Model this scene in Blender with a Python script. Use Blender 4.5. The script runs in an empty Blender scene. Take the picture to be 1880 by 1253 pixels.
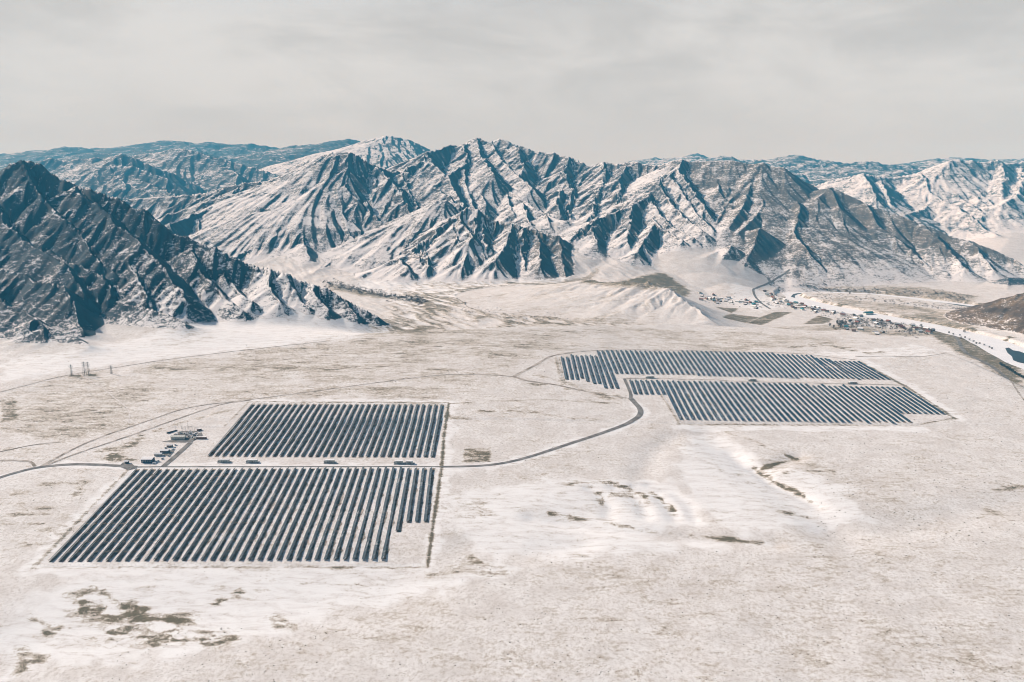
import bpy, bmesh, math, random
import numpy as np
random.seed(7)
RNG = np.random.default_rng(11)
SC = bpy.context.scene
COL = SC.collection
rad = math.radians

# ------------------------------------------------------------------ camera
HC, FPX, PITCH = 352.0, 1400.0, rad(11.94)
cam_d = bpy.data.cameras.new('camera')
cam_d.sensor_width = 36.0
cam_d.lens = 36.0 * FPX / 1880.0
cam_d.clip_start = 1.0
cam_d.clip_end = 60000.0
cam = bpy.data.objects.new('camera', cam_d)
COL.objects.link(cam)
cam.location = (0, 0, HC)
cam.rotation_euler = (rad(90) - PITCH, 0, 0)
SC.camera = cam

# ------------------------------------------------------------------ light
SUN_EL, SUN_AZ = rad(34), rad(-60)          # azimuth from +Y, clockwise
sdir = (math.sin(SUN_AZ) * math.cos(SUN_EL), math.cos(SUN_AZ) * math.cos(SUN_EL), math.sin(SUN_EL))
sun_d = bpy.data.lights.new('sun', 'SUN')
sun_d.energy = 5.0
sun_d.angle = rad(0.5)
sun_d.color = (1.0, 0.94, 0.88)
sun = bpy.data.objects.new('sun', sun_d)
COL.objects.link(sun)
from mathutils import Vector, Matrix
sun.rotation_euler = Vector(sdir).to_track_quat('Z', 'Y').to_euler()
sun.location = (-3000, 500, 3000)

SC.view_settings.view_transform = 'Standard'
SC.view_settings.look = 'None'
SC.view_settings.gamma = 1.0
SC.view_settings.use_curve_mapping = False
SC.view_settings.exposure = 0.13
SC.render.engine = 'CYCLES'
SC.cycles.max_bounces = 5
SC.cycles.diffuse_bounces = 2
SC.cycles.volume_bounces = 0
SC.cycles.use_denoising = True
SC.cycles.denoising_prefilter = 'ACCURATE'
SC.cycles.filter_width = 1.0

world = bpy.data.worlds.new('World')
SC.world = world
world.use_nodes = True
nt = world.node_tree
nt.nodes.clear()


class NB:
    """small node-building helper"""
    def __init__(self, tree):
        self.t = tree

    def n(self, typ, **kw):
        nd = self.t.nodes.new(typ)
        for k, v in kw.items():
            if k.startswith('i_'):
                nd.inputs[k[2:].replace('_', ' ')].default_value = v
            else:
                setattr(nd, k, v)
        return nd

    def l(self, a, b):
        self.t.links.new(a, b)

    def val(self, sock, v):
        if isinstance(v, (int, float)):
            sock.default_value = v
        elif isinstance(v, (tuple, list)):
            sock.default_value = v if len(v) != 3 or sock.type == 'VECTOR' else (*v, 1)
        else:
            self.l(v, sock)

    def math(self, op, a, b=0.0, c=None, clamp=False):
        nd = self.n('ShaderNodeMath', operation=op)
        nd.use_clamp = clamp
        self.val(nd.inputs[0], a)
        self.val(nd.inputs[1], b)
        if c is not None:
            self.val(nd.inputs[2], c)
        return nd.outputs[0]

    def mix(self, f, a, b):
        nd = self.n('ShaderNodeMix', data_type='RGBA')
        self.val(nd.inputs['Factor'], f)
        self.val(nd.inputs[6], a)
        self.val(nd.inputs[7], b)
        return nd.outputs[2]

    def ramp(self, f, lo, hi, a=0.0, b=1.0):
        nd = self.n('ShaderNodeMapRange', interpolation_type='SMOOTHSTEP')
        self.val(nd.inputs[0], f)
        nd.inputs[1].default_value = lo
        nd.inputs[2].default_value = hi
        nd.inputs[3].default_value = a
        nd.inputs[4].default_value = b
        return nd.outputs[0]

    def noise(self, vec, scale, detail=4.0, rough=0.55, dist=0.0):
        nd = self.n('ShaderNodeTexNoise')
        self.l(vec, nd.inputs['Vector'])
        nd.inputs['Scale'].default_value = scale
        nd.inputs['Detail'].default_value = detail
        nd.inputs['Roughness'].default_value = rough
        nd.inputs['Distortion'].default_value = dist
        return nd.outputs[0]

    def mapping(self, vec, scale=(1, 1, 1), rot=(0, 0, 0)):
        nd = self.n('ShaderNodeMapping')
        self.l(vec, nd.inputs[0])
        nd.inputs['Scale'].default_value = scale
        nd.inputs['Rotation'].default_value = rot
        return nd.outputs[0]


w = NB(nt)
tc = w.n('ShaderNodeTexCoord')
sep = w.n('ShaderNodeSeparateXYZ')
w.l(tc.outputs['Generated'], sep.inputs[0])
sky = w.n('ShaderNodeTexSky', sky_type='NISHITA')
sky.sun_disc = False
sky.sun_elevation = SUN_EL
sky.sun_rotation = SUN_AZ
sky.air_density = 1.0
sky.dust_density = 1.0
sky.ozone_density = 3.5
bg1 = w.n('ShaderNodeBackground')
bg1.inputs[1].default_value = 0.07
w.l(sky.outputs[0], bg1.inputs[0])
# a thin sheet of high cloud: thick where the line of sight runs low, thinning overhead
cm = w.mapping(tc.outputs['Generated'], (1.0, 1.0, 3.2), (0.0, 0.10, 0.0))
cn = w.noise(cm, 2.1, 6.0, 0.55, 0.6)
cn2 = w.noise(w.mapping(tc.outputs['Generated'], (2.5, 2.5, 8.0), (0.10, -0.12, 0.3)), 2.0, 5.0, 0.6, 0.8)
cmix = w.math('ADD', w.math('MULTIPLY', cn, 0.65), w.math('MULTIPLY', cn2, 0.35))
ccol = w.mix(w.ramp(cmix, 0.40, 0.62), (0.52, 0.51, 0.497), (0.662, 0.652, 0.636))
hz = w.ramp(sep.outputs[2], -0.02, 0.17)
ccol = w.mix(hz, (0.60, 0.595, 0.575), ccol)
bg2 = w.n('ShaderNodeBackground')
w.l(ccol, bg2.inputs[0])
bg2.inputs[1].default_value = 1.0
veil = w.ramp(w.math('ADD', sep.outputs[2], w.math('MULTIPLY', w.math('SUBTRACT', cn, 0.5), 0.12)), 0.17, 0.42, 1.0, 0.0)
ms = w.n('ShaderNodeMixShader')
w.l(veil, ms.inputs[0])
w.l(bg1.outputs[0], ms.inputs[1])
w.l(bg2.outputs[0], ms.inputs[2])
wo = w.n('ShaderNodeOutputWorld')
w.l(ms.outputs[0], wo.inputs[0])


# ------------------------------------------------------------------ noise helpers
def _hash(ix, iy, seed):
    h = (ix.astype(np.uint32) * np.uint32(374761393) + iy.astype(np.uint32) * np.uint32(668265263) + np.uint32((seed * 974711 + 12345) & 0xFFFFFFFF))
    h = (h ^ (h >> np.uint32(13))) * np.uint32(1274126177)
    return h ^ (h >> np.uint32(16))


def perlin(x, y, seed=0):
    x = np.asarray(x, np.float32)
    y = np.asarray(y, np.float32)
    xf, yf = np.floor(x), np.floor(y)
    ix, iy = xf.astype(np.int32), yf.astype(np.int32)
    fx, fy = x - xf, y - yf

    def g(a, b, dx, dy):
        an = _hash(a, b, seed).astype(np.float32) * np.float32(2 * math.pi / 4294967296.0)
        return np.cos(an) * dx + np.sin(an) * dy
    u = fx * fx * fx * (fx * (fx * 6 - 15) + 10)
    v = fy * fy * fy * (fy * (fy * 6 - 15) + 10)
    a = g(ix, iy, fx, fy)
    b = g(ix + 1, iy, fx - 1, fy)
    c = g(ix, iy + 1, fx, fy - 1)
    d = g(ix + 1, iy + 1, fx - 1, fy - 1)
    return 1.5 * ((a + (b - a) * u) * (1 - v) + (c + (d - c) * u) * v)


def fbm(x, y, wl, oct=4, seed=0, gain=0.5, ridged=False):
    s = 0.0
    amp, tot = 1.0, 0.0
    for o in range(oct):
        n = perlin(x / wl + 17.3 * o, y / wl - 9.1 * o, seed + o)
        if ridged:
            n = 1 - 2 * np.abs(n)
        s = s + n * amp
        tot += amp
        amp *= gain
        wl *= 0.5
    return s / tot


def sstep(a, b, t):
    t = np.clip((t - a) / (b - a), 0, 1)
    return t * t * (3 - 2 * t)


# ------------------------------------------------------------------ photograph point -> place
CP, SP = math.cos(PITCH), math.sin(PITCH)


def ray(px, py):
    u = (np.asarray(px, float) - 940.0) / FPX
    v = -(np.asarray(py, float) - 626.5) / FPX
    return u, CP + v * SP, -SP + v * CP       # world x, y, z of the direction


def at_depth(px, py, Y):
    dx, dy, dz = ray(px, py)
    t = np.asarray(Y, float) / dy
    return np.stack([dx * t, dy * t, HC + dz * t], -1)


def seg_dist(x, y, P, closed=False):
    """distance to a polyline P (n,2), and the signed side of the nearest piece"""
    best = np.full(np.shape(x), 1e9, np.float32)
    side = np.zeros(np.shape(x), np.float32)
    n = len(P)
    for i in range(n if closed else n - 1):
        ax, ay = P[i][0], P[i][1]
        bx, by = P[(i + 1) % n][0], P[(i + 1) % n][1]
        ex, ey = bx - ax, by - ay
        L2 = ex * ex + ey * ey + 1e-9
        t = np.clip(((x - ax) * ex + (y - ay) * ey) / L2, 0, 1)
        qx, qy = x - (ax + t * ex), y - (ay + t * ey)
        d = np.sqrt(qx * qx + qy * qy)
        m = d < best
        best = np.where(m, d, best)
        side = np.where(m, np.sign(ex * (y - ay) - ey * (x - ax)), side)
    return best, side


def inside(x, y, P):
    r = np.zeros(np.shape(x), bool)
    n = len(P)
    j = n - 1
    for i in range(n):
        xi, yi, xj, yj = P[i][0], P[i][1], P[j][0], P[j][1]
        c = ((yi > y) != (yj > y)) & (x < (xj - xi) * (y - yi) / (yj - yi + 1e-12) + xi)
        r ^= c
        j = i
    return r


# ------------------------------------------------------------------ the lie of the land
def terrace(x, y):
    s = 0.061 - 0.024 * sstep(-60, 420, x)
    return s * (np.minimum(y, 1900) - 661.0)


def on_terrace(px, py):
    px, py = np.asarray(px, float), np.asarray(py, float)
    dx, dy, dz = ray(px, py)
    Y = np.full(px.shape, 900.0)
    for _ in range(60):
        z = terrace(dx / dy * Y, Y)
        Y = 0.5 * Y + 0.5 * np.clip((HC - z) / (-dz / dy), 200, 3000)
    return np.stack([dx / dy * Y, Y], -1)


EDGE = on_terrace([560, 700, 850, 1000, 1240, 1400, 1530, 1600, 1690, 1745, 1790, 1880, 1990], [617, 612, 606, 600, 597.5, 603, 613, 622, 634, 650, 668, 712, 775])
EDGE = np.vstack([[-2600, EDGE[0][1] + 160], [-900, EDGE[0][1] + 60], EDGE, [1500, 700], [1700, 300]])


def valley(x, y):
    c = 14 + 0.018 * (np.clip(y, 1500, 3200) - 1700)
    r = -5.0 + 0.010 * np.clip(y - 2200, 0, 2500)
    k = sstep(380, 640, x)
    return c * (1 - k) + r * k


# river ribbons, laid on the valley floor
def on_plane(px, py, z):
    dx, dy, dz = ray(px, py)
    t = (z - HC) / dz
    return np.stack([dx * t, dy * t], -1)


RZ = -10.0
RIV = [
    (on_plane(np.array([1445, 1452, 1475, 1510, 1570, 1640, 1710, 1760, 1810, 1860, 1920, 2000]), np.array([541, 547, 555, 563, 574, 587, 600, 612, 625, 647, 672, 700]), RZ), [30, 38, 43, 42, 40, 38, 38, 38, 40, 52, 62, 66]),
    (on_plane(np.array([1445, 1455, 1480, 1530, 1600, 1680, 1750, 1815, 1880, 1960]), np.array([541, 537.5, 537, 538.5, 541, 549, 558, 567, 578, 592]), RZ), [30, 38, 36, 34, 33, 33, 33, 33, 33, 33]),
]


def river_dist(x, y):
    best = np.full(np.shape(x), 1e9)
    for P, W in RIV:
        for i in range(len(P) - 1):
            e = P[i + 1] - P[i]
            t = np.clip(((x - P[i][0]) * e[0] + (y - P[i][1]) * e[1]) / (e @ e), 0, 1)
            d = np.hypot(x - P[i][0] - t * e[0], y - P[i][1] - t * e[1]) - (W[i] + (W[i + 1] - W[i]) * t)
            best = np.minimum(best, d)
    return best


GULLY = [on_terrace([1300, 1330, 1380, 1440, 1490, 1520], [797, 832, 868, 903, 938, 965]),
         on_terrace([1465, 1440, 1405, 1370, 1345], [838, 848, 860, 852, 830]),
         on_terrace([1050, 1120, 1190, 1260], [950, 930, 935, 960]),
         on_terrace([60, 180, 330, 520, 700], [1180, 1150, 1130, 1110, 1080]),
         on_terrace([980, 1100, 1250, 1420], [950, 968, 985, 1000]),
         on_terrace([1165, 1205, 1225, 1240], [893, 905, 925, 948]), on_terrace([1130, 1160, 1180, 1185], [895, 905, 925, 945]), on_terrace([1085, 1105, 1120, 1118], [898, 908, 925, 945]), on_terrace([1195, 1235, 1265, 1275], [890, 903, 925, 950]),
         on_terrace([1385, 1420, 1460, 1500], [858, 885, 903, 925]), on_terrace([860, 960, 1060], [1000, 1015, 1000]), on_terrace([1560, 1680, 1800, 1900], [985, 960, 935, 920]), on_terrace([1240, 1200, 1180], [800, 830, 870])]
GULLY_W = [(28, 3.8), (12, 2.4), (34, 2.5), (60, 4), (12, 2.2), (9, 1.9), (9, 1.7), (9, 1.4), (9, 1.6), (9, 2.0), (20, 2.0), (30, 3.0), (18, 2.0)]


def base(x, y):
    x = np.asarray(x, float)
    y = np.asarray(y, float)
    zt = terrace(x, y)
    zv = valley(x, y)
    d, s = seg_dist(x, y, EDGE)
    d = d * s                                  # positive beyond the edge
    W = 55 + 260 * sstep(-150, -500, x)
    k = sstep(-8, 1, d / W)
    k = sstep(-0.12, 1.0, d / W)
    n = fbm(x, y, 420, 3, 3) * 3.0 * sstep(430, 900, np.hypot(x, y))
    near = fbm(x, y, 130, 3, 5)
    calm = 1 - 0.85 * sstep(60, -60, np.minimum(np.abs(x + 260) - 330, np.abs(y - 860) - 260)) * 1.0
    zt = zt + n * 0.5 + (near * 1.6 + fbm(x, y, 52, 2, 6) * 0.55) * calm * sstep(40, -10, d)
    for P, (wd, dp) in zip(GULLY, GULLY_W):
        gd, _ = seg_dist(x, y, P)
        zt = zt - dp * np.exp(-(gd / wd) ** 2)
    zv = zv + n * 0.6 + fbm(x, y, 90, 3, 9) * 1.2
    z = zt * (1 - k) + zv * k
    # low river terraces, then the bed itself
    if np.max(x) > 300:
        rd = river_dist(x, y)
        bank = sstep(0, 14, rd)
        z = np.where(rd < 200, np.minimum(z, -13.0) * (1 - bank) + np.maximum(z, -9.3) * bank, z)
    return z


def G(px, py, far=4200.0):
    """first place where the line of sight through a photograph point meets the land"""
    px, py = np.atleast_1d(np.asarray(px, float)), np.atleast_1d(np.asarray(py, float))
    dx, dy, dz = ray(px, py)
    Y = np.arange(380.0, far, 6.0)
    X = dx[:, None] / dy[:, None] * Y
    Z = HC + dz[:, None] / dy[:, None] * Y
    H = base(X, np.broadcast_to(Y, X.shape))
    below = Z <= H
    i = np.maximum(np.argmax(below, 1), 1)
    k = np.arange(len(px))
    a = Z[k, i - 1] - H[k, i - 1]
    b = Z[k, i] - H[k, i]
    t = np.clip(a / (a - b + 1e-9), 0, 1)
    y = Y[i - 1] + 6.0 * t
    x = dx / dy * y
    return np.stack([x, y, base(x, y)], -1)


# ------------------------------------------------------------------ ridges
VIEW = {'A': (0, 220, 2.8484), 'B': (600, 220, 2.8484), 'C': (1240, 220, 2.8484), 'P': (0, 0, 1.0), 'K8': (700, 420, 2.9375),
        'K1': (0, 270, 4.64), 'K2': (300, 250, 4.64), 'K3': (600, 240, 4.64), 'K4': (900, 240, 4.64), 'K5': (1200, 250, 4.64), 'K6': (1480, 250, 4.64), 'K7': (0, 440, 4.7)}


def pts(s):
    """'K1 0,200 60,190 K2 370,905' -> photograph points"""
    out, v = [], None
    for tok in s.split():
        if ',' not in tok:
            v = VIEW[tok]
        else:
            a, b = tok.split(',')
            out.append((float(a) / v[2] + v[0], float(b) / v[2] + v[1]))
    return np.array(out)


# each mountain: (name, slope, ridges); a ridge: points, depth in metres at its points (spread along it)
MTN = {}
MTN['near'] = (0.72, [
    ('P -170,330 -60,300 K1 0,215 60,190 120,130 200,115 310,135 400,190 500,260 640,330 800,370 940,400 1050,460 1120,520 1250,530 1330,620 1430,690 1560,760 1700,810 1856,860 K2 500,980 620,1040 800,1110 900,1130 1030,1170 1130,1220 P 600,531 635,550 670,568 696,583', (2160, 1720)),
    ('K1 200,115 260,270 340,400 470,560 560,620 680,740 780,900 900,1010 1060,1130 K7 1180,455 1290,500 1400,570 1520,630', (2040, 1570)),
    ('K1 640,330 720,430 850,505 920,550 1000,660 1150,780 1270,900 1370,980 1430,1080 1500,1170 K7 1560,430 1590,520', (1990, 1600)),
    ('K1 940,570 990,700 1040,830 1080,980 1180,1110 K7 1240,440 1280,490', (1930, 1600)),
    ('P -150,360 K1 -60,440 0,540 40,650 130,720 200,790 300,860 400,900 480,940 K7 600,270 690,400 740,460', (1980, 1590)),
    ('K7 420,90 590,190 740,260 880,310 950,400 970,510 1080,570 1250,600 1450,660 1610,750', (1760, 1500)),
    ('P -130,450 K7 -200,180 -60,230 140,290 200,300 300,360 430,370 560,400 620,520 650,640 680,740 720,800', (1740, 1440)),
    ('P -140,540 K7 -150,440 0,500 60,560 180,600 260,680 380,740 500,800 640,880 720,930 780,975', (1600, 1362)),
    ('K7 280,700 250,850 265,1000', (1440, 1372)),
    ('K7 380,750 395,880 405,1005', (1420, 1372)),
    ('K7 0,640 -40,780 60,990', (1480, 1388)),
    ('P 414,480 411,508 435,536 463,557', (1860, 1670)),
    ('P 350,455 370,500 397,529 418,554 446,576', (1860, 1630)),
    ('P 523,501 537,529 555,557 572,571', (1800, 1690)),
    ('P 492,494 492,529 516,557', (1815, 1680)),
    ('P 576,522 583,547 604,571', (1780, 1690)),
    ('P 635,550 640,565 655,580', (1750, 1705)),
])
MTN['central'] = (0.60, [
    ('K2 -300,540 0,510 220,500 380,480 560,430 700,390 850,390 1080,310 1200,220 1360,160 1480,130 1600,140 K3 260,210 330,260 430,310', (3640, 3490)),
    ('K3 430,310 560,350 660,350 690,300 840,250 850,175', (3490, 3850)),
    ('K3 850,175 960,155 1040,120 1080,125 1160,115 1220,110 1280,60', (3880, 4280)),
    ('K3 1280,60 1340,85 1400,90 1490,65 1600,115 1800,180 K4 560,190 670,225 800,275 830,300', (4280, 3830)),
    ('K4 830,300 970,265 1080,285 1220,260 1310,285 1420,295 1560,255 1640,240', (3830, 3620)),
    ('K3 430,310 405,480 330,610 250,680 150,790 K2 1380,820 1200,960 1080,1050', (3490, 2700)),
    ('K3 330,610 370,700 480,790 530,870 525,960 595,1080', (3180, 2720)),
    ('K3 150,790 215,910 330,990 440,1080', (3000, 2700)),
    ('K3 215,910 180,1030 230,1150 265,1195', (2900, 2600)),
    ('K3 180,1000 80,1100 -20,1180 -110,1250', (2850, 2500)),
    ('K3 430,310 520,400 600,465 650,590 720,720 800,800', (3480, 3000)),
    ('K3 640,360 690,500 760,620 830,750', (3540, 3080)),
    ('K2 1480,160 1400,380 1300,560 1160,650 960,800 840,890 640,1030', (3480, 2720)),
    ('K2 1080,310 1070,420 1050,500 900,625 740,715 610,795 370,900', (3560, 2880)),
    ('K2 740,715 790,800 850,865', (3120, 2950)),
    ('K2 880,640 930,730 970,790', (3200, 3020)),
    ('K2 970,585 1010,640 1060,690', (3280, 3140)),
    ('K2 610,795 640,900 640,1020', (3050, 2820)),
    ('K2 520,850 540,930 600,1020', (2960, 2790)),
    ('K2 640,430 500,560 280,660 50,750', (3560, 3020)),
    ('K2 490,560 540,660 600,730', (3420, 3180)),
    ('K2 330,640 300,740 280,850', (3240, 3000)),
    ('K2 960,800 1010,870 1000,1000', (2960, 2760)),
    ('K2 1160,650 1190,900 1250,1050', (3080, 2650)),
    ('K2 1570,150 1570,280 1550,420 1660,550', (3490, 3150)),
    ('K2 1400,380 1330,480 1310,620 1400,760', (3340, 2980)),
    ('K2 1240,230 1240,400 1230,500', (3500, 3260)),
    ('K3 850,180 890,260 1000,370', (3860, 3560)),
    ('K3 1160,115 1195,225 1160,290 1030,380 960,440', (4080, 3480)),
    ('K3 1195,225 1210,290 1420,430 1600,540 1750,640 K4 460,700 560,760 650,800', (3960, 2980)),
    ('K3 1230,370 1290,480 1360,630', (3760, 3250)),
    ('K3 1170,310 1180,450 1220,560 1260,680', (3760, 3180)),
    ('K3 1530,520 1560,640 1590,710', (3480, 3150)),
    ('K3 1670,610 1700,720 1740,800', (3270, 2990)),
    ('K4 480,720 510,830 530,860', (3060, 2930)),
    ('K3 1030,380 1090,520 1170,640', (3560, 3150)),
    ('K3 670,350 850,440 980,520 1130,640', (3560, 3130)),
    ('K3 1280,60 1300,200 1430,370', (4250, 3560)),
    ('K3 1405,90 1450,200 1540,300 1640,390 1750,490', (4180, 3450)),
    ('K3 1620,125 1640,220 1670,320', (4080, 3760)),
    ('K4 670,225 628,330 650,430 690,500 680,590 655,670 690,750', (3900, 3220)),
    ('K4 600,500 570,580 585,670', (3500, 3280)),
    ('K4 970,265 965,430 940,480 880,600 875,710', (3780, 3200)),
    ('K4 1160,290 1110,400 1095,560', (3700, 3350)),
    ('K4 1640,240 1600,320 1520,370 1440,430 1400,500 1345,550 1360,660 1420,740 1425,810 1480,900 1520,1030', (3620, 2720)),
    ('K5 200,270 300,420 400,560 440,620', (3520, 3080)),
    ('K5 130,315 240,470 380,680 500,800', (3450, 2880)),
    ('K5 40,385 120,530 260,700 430,820', (3360, 2840)),
    ('K5 -50,480 20,620 150,760 350,880', (3240, 2790)),
    ('K5 -20,690 80,790 250,890', (3020, 2770)),
    ('K4 1345,550 1200,640 1060,690 890,760 880,880 905,960', (3200, 2740)),
    ('K4 890,760 770,850 690,930', (2920, 2800)),
    ('K4 1200,640 1190,800 1160,940', (3080, 2760)),
    ('K4 1390,800 1290,960 1250,1040', (2900, 2660)),
    ('K3 830,650 930,600 1010,590 1060,640 1130,665', (3040, 3020)),
])
MTN['front'] = (0.60, [
    ('K3 1205,645 1150,680 1050,760 950,830 860,930 720,1020 600,1090 500,1150 400,1200 300,1240', (2900, 2450)),
    ('K3 1205,645 1330,680 1450,770 1580,790 1700,820 K4 420,870 590,905', (2900, 2760)),
    ('K4 590,905 640,980 780,1080 930,1140 1020,1210', (2760, 2690)),
    ('K4 590,905 605,1050 625,1180 640,1290', (2760, 2460)),
    ('K3 1330,790 1330,930 1390,990', (2820, 2610)),
    ('K3 1280,690 1270,850 1250,960 1160,1110', (2890, 2490)),
    ('K3 1580,790 1530,960 1440,1090', (2820, 2500)),
    ('K3 1700,820 1650,1000 1690,1150 1720,1230', (2800, 2470)),
    ('K3 1120,720 1160,800 1250,900', (2850, 2640)),
    ('K3 1080,760 1090,850 1110,920', (2830, 2650)),
    ('K3 890,960 950,1080 1010,1160', (2700, 2500)),
    ('K3 810,1020 850,1090 875,1150', (2630, 2480)),
    ('K3 750,1030 790,1110 815,1175', (2600, 2480)),
    ('K3 600,1090 650,1120 700,1180', (2530, 2440)),
    ('K4 400,870 420,1000 440,1150', (2780, 2500)),
])
MTN['right'] = (0.50, [
    ('K5 230,195 320,220 490,210 700,210 830,240 930,220 1000,265 1110,265 1180,330 1260,410 1330,475', (3640, 3380)),
    ('K5 1330,475 1440,450 1510,435 1600,480 1740,540 1850,600', (3370, 3170)),
    ('K5 1850,600 K6 730,650 1000,755 1250,860 1390,890 1600,970 1750,1040 1850,1110', (3170, 2740)),
    ('K5 1110,265 1130,380 1160,560 1050,700 900,780 700,900 450,1070', (3520, 2640)),
    ('K5 1050,690 970,810 1000,920 1100,1040 1250,1210', (3060, 2670)),
    ('K5 1230,560 1230,700 1190,820 1290,960', (3180, 2760)),
    ('K5 1510,435 1400,520 1395,700 1345,900 1330,1100', (3320, 2700)),
    ('K5 1310,560 1330,680 1310,800 1265,900 1280,1020', (3250, 2760)),
    ('K6 510,570 620,760 760,860 900,970 1050,1110 1200,1170', (3170, 2670)),
    ('K6 200,435 280,600 330,750 400,900 450,1150', (3300, 2670)),
    ('K6 1000,755 1150,900 1350,1130', (3020, 2680)),
    ('K6 1390,890 1500,1000 1600,1150', (2900, 2680)),
    ('K5 700,215 650,400 600,600 520,790', (3640, 2950)),
    ('K5 930,220 830,400 760,600 640,780', (3600, 2900)),
    ('K5 1000,265 980,450 900,650 720,830', (3560, 2860)),
    ('K5 490,212 540,340 560,470', (3640, 3300)),
    ('K5 900,790 800,1060 780,1150', (2860, 2600)),
    ('K5 660,940 560,1130 640,1180', (2720, 2560)),
])
MTN['bank'] = (0.6, [
    ('P 1790,591 1800,580 1816,567 1837,554 1880,536 1940,520 2040,505', (1935, 1930)),
    ('P 1880,536 1885,575 1900,628', (1930, 1695)),
])
MTN['knoll'] = (0.5, [
    ('P 1815,527 1837,520 1851,512 1880,513 1930,505 2000,500', (2560, 2600)),
    ('P 1851,512 1848,535 1845,548', (2570, 2450)),
])
MTN['mound'] = (0.35, [
    ('K8 1140,280 1220,296 1380,296 1560,326 1650,398 1780,508', (2140, 1735)),
])
MTN['east'] = (0.50, [
    ('K6 -200,470 100,420 200,380 480,315 600,340 760,350 970,310 1130,290 1240,200 1400,210 1550,220 1630,200 1700,230 1850,220 2100,200', (5000, 5300)),
    ('K6 970,310 1030,400 1060,470 1130,530 1290,600 1450,720 1620,860', (5100, 4000)),
    ('K6 1090,320 1200,440 1350,540 1520,660', (5100, 4400)),
    ('K6 1200,300 1300,420 1450,520 1580,630', (5150, 4450)),
    ('K6 1330,300 1400,400 1580,580', (5200, 4550)),
    ('K6 640,380 690,480 720,580', (4900, 4500)),
    ('K6 480,320 540,400 600,540', (4950, 4500)),
    ('K6 1640,200 1700,330 1660,480', (5260, 4700)),
    ('K6 1850,230 1840,400 1780,520 1690,560', (5280, 4500)),
    ('K6 1130,530 1000,620 800,680', (4800, 4300)),
])
MTN['west'] = (0.52, [
    ('K1 -300,200 0,180 330,133 430,92 560,120 700,95 840,90 900,130', (5900, 5700)),
    ('K1 500,240 680,270 850,205 900,140 1030,60 1130,90 1250,140 1400,200 1600,290 1800,385', (5300, 5100)),
    ('K1 870,200 960,145 1080,165 1130,160 1250,210 1450,275 1600,390', (5150, 4800)),
    ('K1 860,210 850,290 810,370', (5100, 4800)),
    ('K1 1070,170 1130,260 1300,330 1500,410', (5050, 4600)),
    ('K1 930,160 980,260 1080,310 1040,430', (5050, 4600)),
    ('K1 1100,330 1250,380 1350,450', (4800, 4500)),
    ('K1 1030,120 1150,70 1290,50 1420,30 K2 0,130 60,112 150,105 280,130 430,180 600,220 900,310 970,335', (6100, 5600)),
    ('K2 530,240 400,290 280,380 200,430', (5700, 5300)),
    ('K2 150,110 180,220 210,330', (6000, 5600)),
    ('K2 300,150 420,220 650,330', (5950, 5400)),
    ('K2 60,112 0,230 -60,330', (6000, 5500)),
])
MTN['dome'] = (0.45, [
    ('K3 100,210 220,130 370,70 500,45 560,50 700,75 780,110 840,160 1000,260', (6500, 6400)),
    ('K3 520,60 470,180 400,290', (6450, 5900)),
    ('K3 640,110 560,220 480,310', (6400, 5800)),
    ('K3 370,75 320,120 270,210', (6450, 6000)),
])
MTN['plateau'] = (0.30, [
    ('P 1100,310 1160,296 1205,288 1240,300', (9300, 9300)),
    ('K5 330,210 375,145 450,190', (9000, 9000)),
    ('K5 440,215 490,190 610,160 700,200 930,200 1040,185 1240,155 1450,205 1650,230', (7600, 7800)),
    ('K5 930,205 1080,240 1240,330', (7500, 6600)),
    ('K5 1240,160 1330,260 1420,350', (7700, 6900)),
    ('K6 340,230 500,215 600,215 640,240 850,245 1000,258', (7000, 7000)),
    ('K6 800,235 1100,190 1280,180 1560,200 1850,190 2200,180', (8600, 8600)),
])
MTN['far'] = (0.30, [
    ('A -300,200 0,180 200,160 350,138 450,150', (7900, 8300)),
    ('A 420,180 490,148 600,145 720,125 850,108 960,112 1020,125 1100,115 1220,130 1310,122 1400,140 1490,150', (8500, 8800)),
    ('A 850,108 800,150 760,200', (8800, 8000)),
    ('A 1220,190 1400,165 1490,150 1560,130 1640,130 1740,110 1823,100 B 130,98 160,110 300,150', (7900, 7900)),
    ('A 1490,150 1450,200 1500,250', (7900, 7100)),
    ('A 330,200 480,172 640,176 760,165 900,160 1060,178 1200,200', (7300, 7200)),
    ('A 640,176 600,200 650,240', (7200, 6700)),
    ('A 960,112 1010,150 1100,190', (8600, 7600)),
])
NCREST = {'near': 1, 'central': 5, 'front': 3, 'right': 3, 'east': 1, 'west': 1}
FANS = [  # gentle valley floors between the mountains: points, depths, slope
    ('P 1040,412 1060,445 1130,475 1200,500 1250,525', (3000, 2440), 0.10),
    ('P 1310,418 1260,455 1280,490 1330,522', (2980, 2450), 0.10),
    ('P 1880,400 1860,430 1830,470', (4700, 3400), 0.06),
    ('P 560,470 585,500 640,520', (2750, 2400), 0.08),
    ('P 330,602 400,590 470,579 540,577 590,582', (1650, 1700), 0.22),
]


def ridge3(s, dd):
    p = pts(s)
    stepw = np.hypot(0.35 * np.diff(p[:, 0]), np.diff(p[:, 1])) + 0.2
    c = np.concatenate([[0], np.cumsum(stepw)])
    c /= c[-1]
    return at_depth(p[:, 0], p[:, 1], dd[0] + (dd[1] - dd[0]) * c)


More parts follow.
